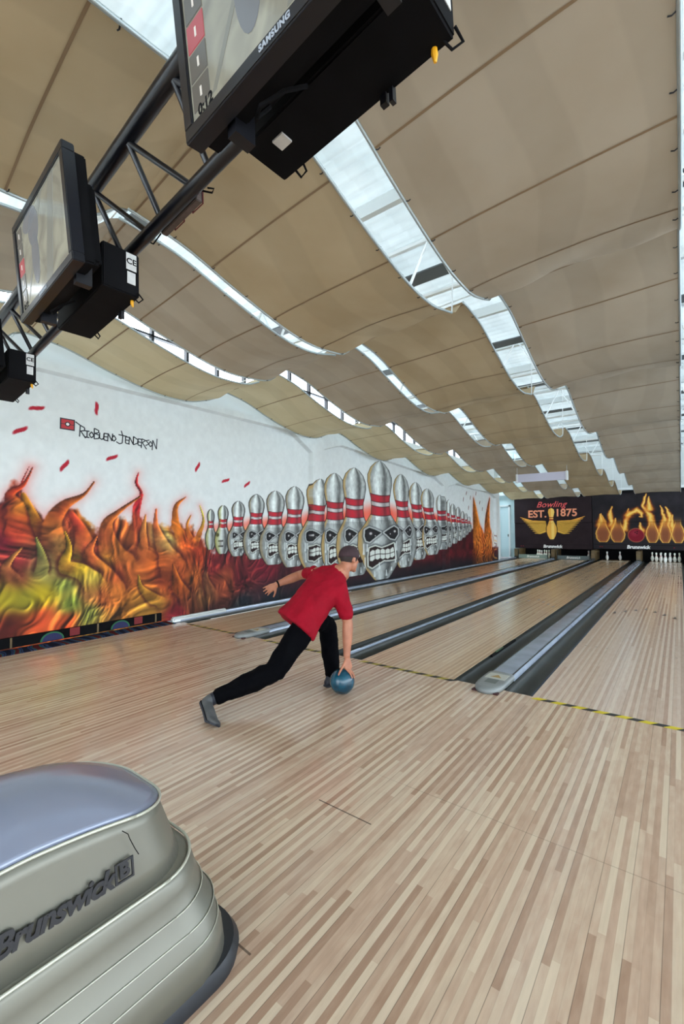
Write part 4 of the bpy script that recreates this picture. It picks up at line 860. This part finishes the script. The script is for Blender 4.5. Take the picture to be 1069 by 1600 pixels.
def box(o, label, ce=True):
    T = frame(o); t = thing('scoring_computer', label, 'computer', rot=T, group='black computer boxes under the truss')
    mb = MB(); mb.box(.11, .74, .125, .30, .0, .22, bev=.006); obj('case', mb, M_black, t)
    mb = MB(); mb.box(.7395, .742, .235, .285, .125, .21); lb = obj('rating_label', mb, M_label, t)
    mb = MB(); mb.box(.7395, .742, .24, .28, .055, .115); obj('rating_label', mb, M_label, t)
    text_mesh('label_mark', 'CE', .04, M_black, lb, Matrix.Translation((.7425, .26, .168)) @ Matrix.Rotation(math.pi/2, 4, 'Z') @ RX, .0004, .001)
    mb = MB(); mb.tube([(.69, .285, .0), (.69, .285, -.014), (.688, .29, -.03)], [.008, .009, .004], 8); obj('yellow_plug', mb, M_yel, t, smooth=True)
    for q in ([(.71, .28, .01), (.73, .30, -.02), (.755, .31, -.01), (.745, .29, .02)], [(.16, .29, .02), (.175, .315, -.012), (.20, .315, -.005), (.20, .295, .02)]):
        mb = MB(); mb.tube(q, .004, 6); obj('cable_loop', mb, M_black, t, smooth=True)
    for q in ((.52, .54, .285, .302, -.03, .01), (.55, .562, .285, .302, -.04, .01)):
        mb = MB(); mb.box(*q); obj('connector', mb, M_dark, t)
    return t
SPV = Vector((1.71, -.12, .05)); O2 = Vector((-2.37, -3.15, 2.55))
M1 = Vector((-.56, -3.336, 2.497)); M2 = Vector((-2.21, -3.22, 2.51))
monitor(M1, 'nearest scoring monitor, its screen cut by the top edge of the photo'); monitor(M2, 'scoring monitor at the left hanging from the black truss, screen reflecting bright light')
box(O2+SPV, 'long black computer box beside the nearest monitor at the top'); box(O2, 'black computer box with white CE label under the left monitor'); box(O2-SPV, 'black computer box with CE label at the far left edge below the truss')
m3 = monitor(M2-SPV, 'farthest scoring monitor, on the truss beyond the left edge')
mb = MB(); mb.box(.20, .245, .17, .21, -.006, -.0005, T=frame(O2+SPV))
tag(obj('paper_tag', mb, M_label, loc=(-.5, -3.1, 2.6)), 'small torn white paper tag on the nearest black computer box', 'tag')
# power strip on the lower tube
t = thing('power_strip', 'grey power strip with red framed sockets taped on the lower truss tube', 'power strip', rot=T0)
mb = MB(); mb.box(-.34, -.02, .028, .06, -.02, .05, bev=.004); obj('strip_body', mb, varied('strip_brown', (96, 84, 80), (78, 68, 64), 20, .5), t)
for x in (-.22, -.06):
    mb = MB(); 
    for a in ((x-.04, x+.04, .05, .054), (x-.04, x+.04, -.028, -.022)): mb.box(a[0], a[1], .058, .063, a[2]+(.004 if a[2] < 0 else 0), a[3])
    mb.box(x-.044, x-.039, .058, .063, -.024, .054); mb.box(x+.039, x+.044, .058, .063, -.024, .054); obj('socket_frame', mb, mat('red_frame', (88, 22, 26), .5), t)
mb = MB(); mb.tube([(.03, .03, -.01), (.07, .05, -.03), (.10, .04, -.035), (.07, .03, -.02)], .004, 6); obj('cord', mb, M_black, t, smooth=True); mb = MB(); mb.tube([(-.36, .04, 0), (-.42, .03, -.03), (-.46, .02, .0)], .004, 6); obj('cord', mb, M_black, t, smooth=True)

# ------------------------------------------------------------------ ball return hood
def plan(hw, yf, yb, n=150):
    rc = .17; out = []; x0 = -1.0                                   # rounded rectangle, even spacing
    x1, x2, y1, y2 = x0-hw, x0+hw, yb, yf
    def arc(cx, cy, a0, a1): return [(cx+rc*math.cos(a0+(a1-a0)*k/18), cy+rc*math.sin(a0+(a1-a0)*k/18)) for k in range(19)]
    P_ = arc(x2-rc, y2-rc, 0, math.pi/2)+arc(x1+rc, y2-rc, math.pi/2, math.pi)+arc(x1+rc, y1+rc, math.pi, 1.5*math.pi)+arc(x2-rc, y1+rc, 1.5*math.pi, 2*math.pi)
    P_.append(P_[0]); L_ = [0]
    for a, b in zip(P_[:-1], P_[1:]): L_.append(L_[-1]+math.hypot(b[0]-a[0], b[1]-a[1]))
    for j in range(n):
        t_ = L_[-1]*j/n; out.append((float(np.interp(t_, L_, [p[0] for p in P_])), float(np.interp(t_, L_, [p[1] for p in P_]))))
    return out
def zs(z, y):                                                     # upper edge sweeps down to the front
    d = max(0, y+3.62); k = .19*d**1.15*(.5+.5*min(1, d/.4)); return z-k*max(0, (z-.41)/.24)
t = thing('ball_return', 'silver ball return housing with bluish domed lid on a black base, in the foreground', 'ball return', (-1, -3.8, 0))
mb = MB(); mb.rings([[(x, y, z) for x, y in plan(h, yf, -4.6)] for h, yf, z in ((.325, -2.955, .0006), (.328, -2.95, .03), (.318, -2.965, .055), (.28, -3.1, .06))]); obj('base', mb, mat('base_rubber', (34, 37, 42), .45), t, smooth=True)
M_silver = varied('silver_paint', (122, 120, 108), (117, 115, 104), 3, .36, .35, .5); M_lid_sky = varied('lid_sky_tint', (146, 152, 170), (140, 146, 165), 3, .22, .3, .5); M_rim = mat('rim_highlight', (196, 196, 180), .3, .3)  # lid is its own part; blue of reflected daylight put into its colour
low = [(.320, -3.005, .045), (.318, -3.015, .12), (.3155, -3.03, .163), (.3135, -3.033, .166), (.311, -3.045, .225), (.308, -3.05, .228), (.300, -3.085, .292), (.298, -3.088, .295), (.293, -3.105, .345), (.288, -3.115, .383), (.278, -3.13, .398), (.262, -3.16, .402)]
mb = MB(); mb.rings([[(x, y, z) for x, y in plan(h, yf, -4.58)] for h, yf, z in low]); lo = obj('lower_housing', mb, M_silver, t, smooth='all')
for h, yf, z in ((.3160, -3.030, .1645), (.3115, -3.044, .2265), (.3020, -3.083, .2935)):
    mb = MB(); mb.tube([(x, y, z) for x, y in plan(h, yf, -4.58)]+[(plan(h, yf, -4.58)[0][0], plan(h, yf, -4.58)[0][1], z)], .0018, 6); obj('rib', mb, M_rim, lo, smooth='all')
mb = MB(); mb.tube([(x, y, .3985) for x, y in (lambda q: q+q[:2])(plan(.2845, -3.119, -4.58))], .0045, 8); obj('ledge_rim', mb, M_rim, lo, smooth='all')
up = [(.268, -3.150, .400), (.262, -3.165, .46), (.252, -3.18, .53), (.240, -3.195, .60), (.236, -3.20, .637)]
mb = MB(); mb.rings([[(x, y, zs(z, y)) for x, y in plan(h, yf, -4.55)] for h, yf, z in up]); uh = obj('upper_housing', mb, M_silver, t, smooth='all')
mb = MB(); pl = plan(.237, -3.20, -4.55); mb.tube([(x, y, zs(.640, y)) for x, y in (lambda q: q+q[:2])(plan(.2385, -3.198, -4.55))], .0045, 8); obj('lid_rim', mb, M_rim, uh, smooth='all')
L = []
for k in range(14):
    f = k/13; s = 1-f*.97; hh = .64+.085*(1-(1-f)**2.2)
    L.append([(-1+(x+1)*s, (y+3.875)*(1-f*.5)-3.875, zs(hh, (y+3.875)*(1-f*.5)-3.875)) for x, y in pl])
mb = MB(); mb.rings(L); obj('lid', mb, M_lid_sky, t, smooth='all')
RS = Matrix.Rotation(math.pi/2, 4, 'Z') @ RX
tilt = Matrix.Rotation(-math.atan2(.022, .13), 4, 'Y')
text_mesh('maker_lettering', 'Brunswick', .068, mat('badge_black', (26, 26, 30), .4), t, Matrix.Translation((-.7325, -3.558, .492)) @ tilt @ RS, .003, .0022, .3, .93)
mb = MB(); TT = Matrix.Translation((-.7325, -3.393, .496)) @ tilt @ Matrix.Scale(.8, 4)
for a in ((-.028, .028, .026, .032), (-.028, .028, -.032, -.026)): mb.box(-.002, .004, a[0], a[1], a[2], a[3], T=TT)
mb.box(-.002, .004, -.032, -.025, -.032, .032, T=TT); mb.box(-.002, .004, .025, .032, -.032, .032, T=TT); obj('badge_frame', mb, bpy.data.materials['badge_black'], t)
text_mesh('badge_letter', 'B', .062, bpy.data.materials['badge_black'], t, TT @ RS, .003, .003, .0)
mb = MB(); mb.tube([(-.7335, -3.40, .605), (-.7305, -3.385, .59), (-.731, -3.38, .575), (-.7295, -3.365, .54), (-.7275, -3.355, .52)], .0012, 5); obj('crack', mb, M_black, uh)

# ------------------------------------------------------------------ the bowler
V = Vector
P = dict(lankle=V((-2.06,-.80,.10)), lknee=V((-2.23,-.66,.50)), rknee=V((-2.17,-1.44,.26)), rankle=V((-2.42,-1.86,.115)), pelvis=V((-2.16,-1.10,.655)),
  neck=V((-2.0,-.74,1.035)), head=V((-1.975,-.655,1.145)), rsh=V((-1.935,-.86,.905)), relb=V((-1.87,-.82,.60)), rwri=V((-1.84,-.875,.315)), lsh=V((-2.29,-.80,1.015)), lelb=V((-2.555,-.70,.965)), lwri=V((-2.665,-.92,.885)))
pr = V((.85, -.15, -.5)).normalized(); P['lhip'] = P['pelvis']-pr*.085; P['rhip'] = P['pelvis']+pr*.085
sr = V((.93, -.15, -.33)).normalized()
M_skin = varied('skin', (178, 118, 90), (162, 104, 78), 14, .5, 0, .4); M_shirt = varied('red_shirt', (146, 5, 30), (132, 4, 26), 6, .85, 0, .2, bump=.15)
M_pants = varied('black_trousers', (4, 4, 7), (7, 7, 10), 8, .9, 0, .06); M_cap2 = varied('brown_cap', (58, 36, 40), (48, 30, 34), 20, .8); M_shoe = varied('grey_shoe', (84, 84, 84), (66, 68, 70), 14, .6); M_shoed = mat('dark_shoe', (28, 30, 40), .6); M_hair = mat('dark_hair', (44, 34, 30), .8)
def limb(mb, a, b, ra, rb, mid=None, flat=1.0, n=18, up=None):
    d = (b-a).normalized(); u = d.cross(up if up is not None else V((.3, .2, .9))).normalized(); v = d.cross(u)
    L = []; S = 8
    L.append((a-d*ra*.6, u*ra*.6, v*ra*.6))
    for k in range(S+1):
        f = k/S; r = ra*(1-f)+rb*f
        if mid: r += (mid)*math.sin(math.pi*min(1, f*1.3))
        L.append((a+(b-a)*f, u*r, v*r*flat))
    L.append((b+d*rb*.6, u*rb*.6, v*rb*.6)); mb.loft(L, n)
t = thing('person', 'bowler in red t-shirt, black trousers and dark cap lunging to release a blue ball', 'person', (-2.16, -1.2, 0))
# body: one continuous surface
mb = MB()
limb(mb, P['pelvis'], P['neck'], .10, .09); limb(mb, P['neck']-V((0, .03, .06)), P['head'], .058, .055)
limb(mb, P['lhip'], P['lknee'], .075, .05); limb(mb, P['lknee'], P['lankle'], .05, .035, .01); limb(mb, P['rhip'], P['rknee'], .075, .05); limb(mb, P['rknee'], P['rankle'], .05, .035, .01)
limb(mb, P['neck']-V((0, .02, .04)), P['rsh'], .06, .055); limb(mb, P['neck']-V((0, .02, .04)), P['lsh'], .06, .055)
limb(mb, P['rsh'], P['relb'], .056, .046, .004); limb(mb, P['relb'], P['rwri'], .047, .030, .006)
limb(mb, P['lsh'], P['lelb'], .056, .046, .004); limb(mb, P['lelb'], P['lwri'], .046, .029, .006)
fd = V((.12, .97, -.20)).normalized(); hr = fd.cross(V((-.10, .1, 1))).normalized(); hu = hr.cross(fd)
hc = P['head']
mb.ell(hc+hu*.025, (hr*.076, fd*.096, hu*.098)); mb.ell(hc+fd*.035-hu*.05, (hr*.056, fd*.062, hu*.062))          # skull, jaw
mb.ell(hc+fd*.075-hu*.095, (hr*.025, fd*.02, hu*.02))                                                              # chin
limb(mb, hc+fd*.092+hu*.0, hc+fd*.114-hu*.028, .008, .013)                                                          # nose
mb.ell(hc+fd*.095-hu*.055, (hr*.024, fd*.012, hu*.007)); mb.ell(hc+fd*.093-hu*.066, (hr*.022, fd*.012, hu*.007))   # lips
mb.ell(hc+fd*.085+hu*.018, (hr*.055, fd*.014, hu*.010))                                                            # brow
for s in (-1, 1): mb.ell(hc+hr*s*.076-fd*.008-hu*.012, (hr*.009, fd*.019, hu*.032)); mb.ell(hc+hr*s*.035+fd*.07-hu*.02, (hr*.022, fd*.02, hu*.016))
# right hand on the ball
bc = V((-1.862, -.915, .1085)); BR = .108
hd = (V((-1.825, -.885, .235))-P['rwri'])
palm0 = P['rwri']; palm1 = V((-1.815, -.885, .225)); ac = V((.25, 1, .1)).normalized()
dpl = (palm1-palm0).normalized(); ac = (ac-dpl*ac.dot(dpl)).normalized(); nn = dpl.cross(ac)
mb.loft([(palm0-dpl*.01, ac*.024, nn*.020), (palm0+dpl*.02, ac*.030, nn*.018), (palm0+dpl*.06, ac*.040, nn*.016), (palm1, ac*.042, nn*.014), (palm1+dpl*.012, ac*.036, nn*.009)], 16)
for k, (o, ln) in enumerate(((-.033, .85), (-.011, 1.0), (.011, .96), (.033, .78))):
    pts = [palm1+ac*o]
    for q, (th, ph) in enumerate(((.95, 0), (.62, 0), (.28, 0))):
        el = th+(1-ln)*.6; az = math.radians(22)+k*.30-.35
        pts.append(bc+(BR+.009)*V((math.cos(el)*math.cos(az), math.cos(el)*math.sin(az), math.sin(el))))
    mb.tube([pts[0]-dpl*.02]+pts, [.010, .010, .0092, .0085, .007], 10)
pts = [palm0+dpl*.03-ac*.02, palm0+dpl*.065-ac*.048, bc+(BR+.010)*V((.18, -.52, .83)).normalized(), bc+(BR+.009)*V((.2, -.72, .62)).normalized()]
mb.tube(pts, [.013, .012, .010, .008], 10)
# left hand, open and trailing
q0 = P['lwri']; dl = V((-.75, -.30, -.50)).normalized(); al = V((.45, .1, -.85)); al = (al-dl*al.dot(dl)).normalized(); nl = dl.cross(al)
mb.loft([(q0-dl*.01, al*.026, nl*.020), (q0+dl*.02, al*.030, nl*.018), (q0+dl*.055, al*.041, nl*.016), (q0+dl*.088, al*.040, nl*.013), (q0+dl*.098, al*.034, nl*.009)], 16)
for k, (o, ln) in enumerate(((-.033, .072), (-.011, .082), (.011, .078), (.032, .062))):
    b0 = q0+dl*.085+al*o; dd = (dl+al*o*5).normalized(); nb = nl*.25*(-1)
    mb.tube([b0-dl*.02, b0, b0+dd*ln*.5+nb*.012, b0+(dd+nb*.6).normalized()*ln+nb*.02], [.010, .0098, .0088, .007], 10)
mb.tube([q0+dl*.015+al*.02, q0+dl*.045+al*.055, q0+dl*.07+al*.078, q0+dl*.09+al*.09], [.013, .012, .010, .008], 10)
body = obj('body', mb, M_skin, t); remesh(body, .0055, 5, .5)
# eyes
mb = MB()
for s in (-1, 1): mb.ell(hc+hr*s*.032+fd*.088-hu*.002, (hr*.011, fd*.006, hu*.006), 12, 8)
obj('eye', mb, mat('eye_dark', (40, 28, 24), .3), t, smooth='all')
mb = MB(); mb.ell(hc+hu*.03-fd*.004, (hr*.081, fd*.099, hu*.096)); hair = obj('hair', mb, M_hair, t, smooth='all')
# trim the hair so that it only covers the back and sides
import bmesh
bm = bmesh.new(); bm.from_mesh(hair.data); org = ORG[hair.name]
for pc, pn in ((hc+fd*.045, fd), (hc-hu*.045, -hu)): bmesh.ops.bisect_plane(bm, geom=bm.verts[:]+bm.edges[:]+bm.faces[:], plane_co=pc-org, plane_no=pn, clear_outer=True)
bm.to_mesh(hair.data); bm.free(); m_ = hair.modifiers.new('s', 'SOLIDIFY'); m_.thickness = .004; mod_mesh(hair)
# cap: crown and visor
mb = MB(); L = []
cb = hc+hu*.030-fd*.002; cu = (hu+fd*.10).normalized(); cf = hr.cross(cu)*-1
for k in range(9):
    a = k/8*math.pi/2*.98; r = math.cos(a); L.append((cb+cu*(.098*math.sin(a)), hr*.090*max(r, .03)**.8, fd*.108*max(r, .03)**.8))
mb.loft([(cb-cu*.022-fd*.004, hr*.087, fd*.105)]+L, 28); cp = obj('cap', mb, M_cap2, t, smooth='all')
mb = MB(); T_, B_ = [], []
for j in range(13):
    a = math.pi*(j/12); T_.append(cb+hr*.080*math.cos(a)+fd*(.085+.0*math.sin(a))-cu*.014); B_.append(cb+hr*.076*math.cos(a)+fd*(.085+.085*math.sin(a))-cu*(.020+.016*math.sin(a)))
mb.rings([T_, B_, [p-cu*.005 for p in B_], [p-cu*.005 for p in T_]], cap=False, closed=False); mb.add(T_+[p-cu*.005 for p in T_], [(i, i+1, i+14, i+13) for i in range(12)])
obj('cap_visor', mb, M_cap2, cp, smooth=True)
# shirt
mb = MB(); ax = (P['neck']-P['pelvis']).normalized()
def ring(c, rv, hw, hd_): 
    rv = (rv-ax*rv.dot(ax)).normalized(); f = ax.cross(rv); return (V(c), rv*hw, f*hd_)
hem = V((-2.175, -1.175, .585))
mb.loft([ring(hem, pr, .205, .150), ring(hem+ax*.03, pr, .205, .150), ring((-2.150, -1.075, .69), pr*.7+sr*.3, .190, .140), ring((-2.12, -.97, .80), sr, .187, .132), ring((-2.095, -.88, .89), sr, .198, .125),
   ring((-2.08, -.83, .955), sr, .200, .112), ring((-2.06, -.79, 1.0), sr, .165, .090), ring((-2.035, -.762, 1.03), sr, .115, .080), ring((-2.003, -.738, 1.062), sr, .070, .068)], 32, e=2.3)
limb(mb, P['rsh']+V((-.02, 0, .01)), P['rsh']+(P['relb']-P['rsh'])*.80, .084, .068); limb(mb, P['lsh']+V((.02, 0, -.01)), P['lsh']+(P['lelb']-P['lsh'])*.42, .074, .064)
shirt = obj('shirt', mb, M_shirt, t); remesh(shirt, .009, 8, .5)
tx = bpy.data.textures.new('folds', 'CLOUDS'); tx.noise_scale = .11; dm = shirt.modifiers.new('d', 'DISPLACE'); dm.texture = tx; dm.strength = .034; dm.mid_level = .5; mod_mesh(shirt)
# trousers
mb = MB()
mb.loft([ring(P['pelvis']-ax*.09, pr, .12, .11), ring(P['pelvis']-ax*.03, pr, .165, .13), ring(P['pelvis']+ax*.06, pr, .165, .125)], 28)
limb(mb, P['lhip'], P['lknee'], .104, .088, .0); limb(mb, P['lknee'], P['lankle']+V((0, 0, .0)), .088, .068, .006)
limb(mb, P['rhip'], P['rknee'], .112, .090, .004); limb(mb, P['rknee'], P['rankle']+(P['rknee']-P['rankle'])*.09, .086, .058, .012)
pants = obj('trousers', mb, M_pants, t); remesh(pants, .009, 6, .5); dm = pants.modifiers.new('d', 'DISPLACE'); dm.texture = tx; dm.strength = .026; dm.mid_level = .5; mod_mesh(pants)
# shoes
def shoe(name, heel, ball_, toe, upv, m, ankle, w_=.044):
    mb = MB(); d = (ball_-heel).normalized(); s = d.cross(upv).normalized()
    mb.loft([(heel-d*.005+upv*.03, s*w_*.5, upv*.028), (heel+d*.02+upv*.035, s*w_*.8, upv*.035), (heel+(ball_-heel)*.5+upv*.036, s*w_*.85, upv*.036), (ball_+upv*.03, s*w_*1.1, upv*.03), (ball_+(toe-ball_)*.6+upv*.022, s*w_*.95, upv*.022), (toe+upv*.016, s*w_*.5, upv*.014)], 20)
    limb(mb, heel+d*.04+upv*.05, ankle, .042, .044); o = obj(name, mb, m, t); remesh(o, .006, 4, .5)
    mb = MB(); L = [(heel-d*.008, .55), (heel+d*.02, .85), (heel+(ball_-heel)*.5, .85), (ball_, 1.12), (ball_+(toe-ball_)*.6, .98), (toe+(toe-ball_)*.06, .5)]
    mb.loft([(c+upv*.005, s*w_*k*1.04, upv*.007) for c, k in L][0:0]+[], 4) if False else None
    R = []
    for c, k in L: R.append([c+s*w_*k*1.04, c+s*w_*k*1.04+upv*.014, c-s*w_*k*1.04+upv*.014, c-s*w_*k*1.04])
    mb.rings(R); obj('shoe_sole', mb, M_shoed, o)
shoe('left_shoe', V((-2.085, -.87, .001)), V((-2.04, -.72, .001)), V((-2.015, -.62, .004)), V((0, 0, 1)), M_shoed, P['lankle'])
hl = V((-2.475, -1.90, .085)); bl = V((-2.275, -1.975, .004)); to = V((-2.185, -1.985, .012)); dd = (bl-hl).normalized(); uv = V((.66, .3, .6)); uv = (uv-dd*uv.dot(dd)).normalized()
shoe('right_shoe', hl, bl, to, uv, M_shoe, P['rankle'])
mb = MB(); limb(mb, P['rankle']+V((.0, 0, -.005)), P['rankle']+(P['rknee']-P['rankle'])*.16, .047, .050); obj('sock', mb, M_shoed, t, smooth='all')
wd = (P['lwri']-P['lelb']).normalized(); wu = wd.cross(V((0, 0, 1))).normalized(); wv = wd.cross(wu); wc = P['lwri']-wd*.012
mb = MB(); mb.loft([(wc-wd*.008, wu*.0335, wv*.0335), (wc, wu*.0345, wv*.0345), (wc+wd*.008, wu*.033, wv*.033)], 20)
wb = obj('wristband', mb, M_black, smooth='all', loc=wc); tag(wb, 'thin black wristband on the bowler left wrist', 'wristband')
# ball
tb = thing('bowling_ball', 'teal blue bowling ball at the bowler right hand just above the boards', 'bowling ball', (bc.x, bc.y, 0))
mb = MB(); mb.ell(bc, (V((BR, 0, 0)), V((0, BR, 0)), V((0, 0, BR))), 40, 24)
obj('ball_shell', mb, varied('teal_ball', (4, 78, 100), (3, 46, 64), 9, .22, 0, .6, coat=.1), tb, smooth='all')
mb = MB()
for az, el in ((.4, 1.15), (.9, 1.1), (.3, .8)):
    d = V((math.cos(el)*math.cos(az), math.cos(el)*math.sin(az), math.sin(el))); mb.tube([bc+d*(BR-.004), bc+d*(BR+.0006)], .011, 12)
obj('finger_hole', mb, M_black, tb)
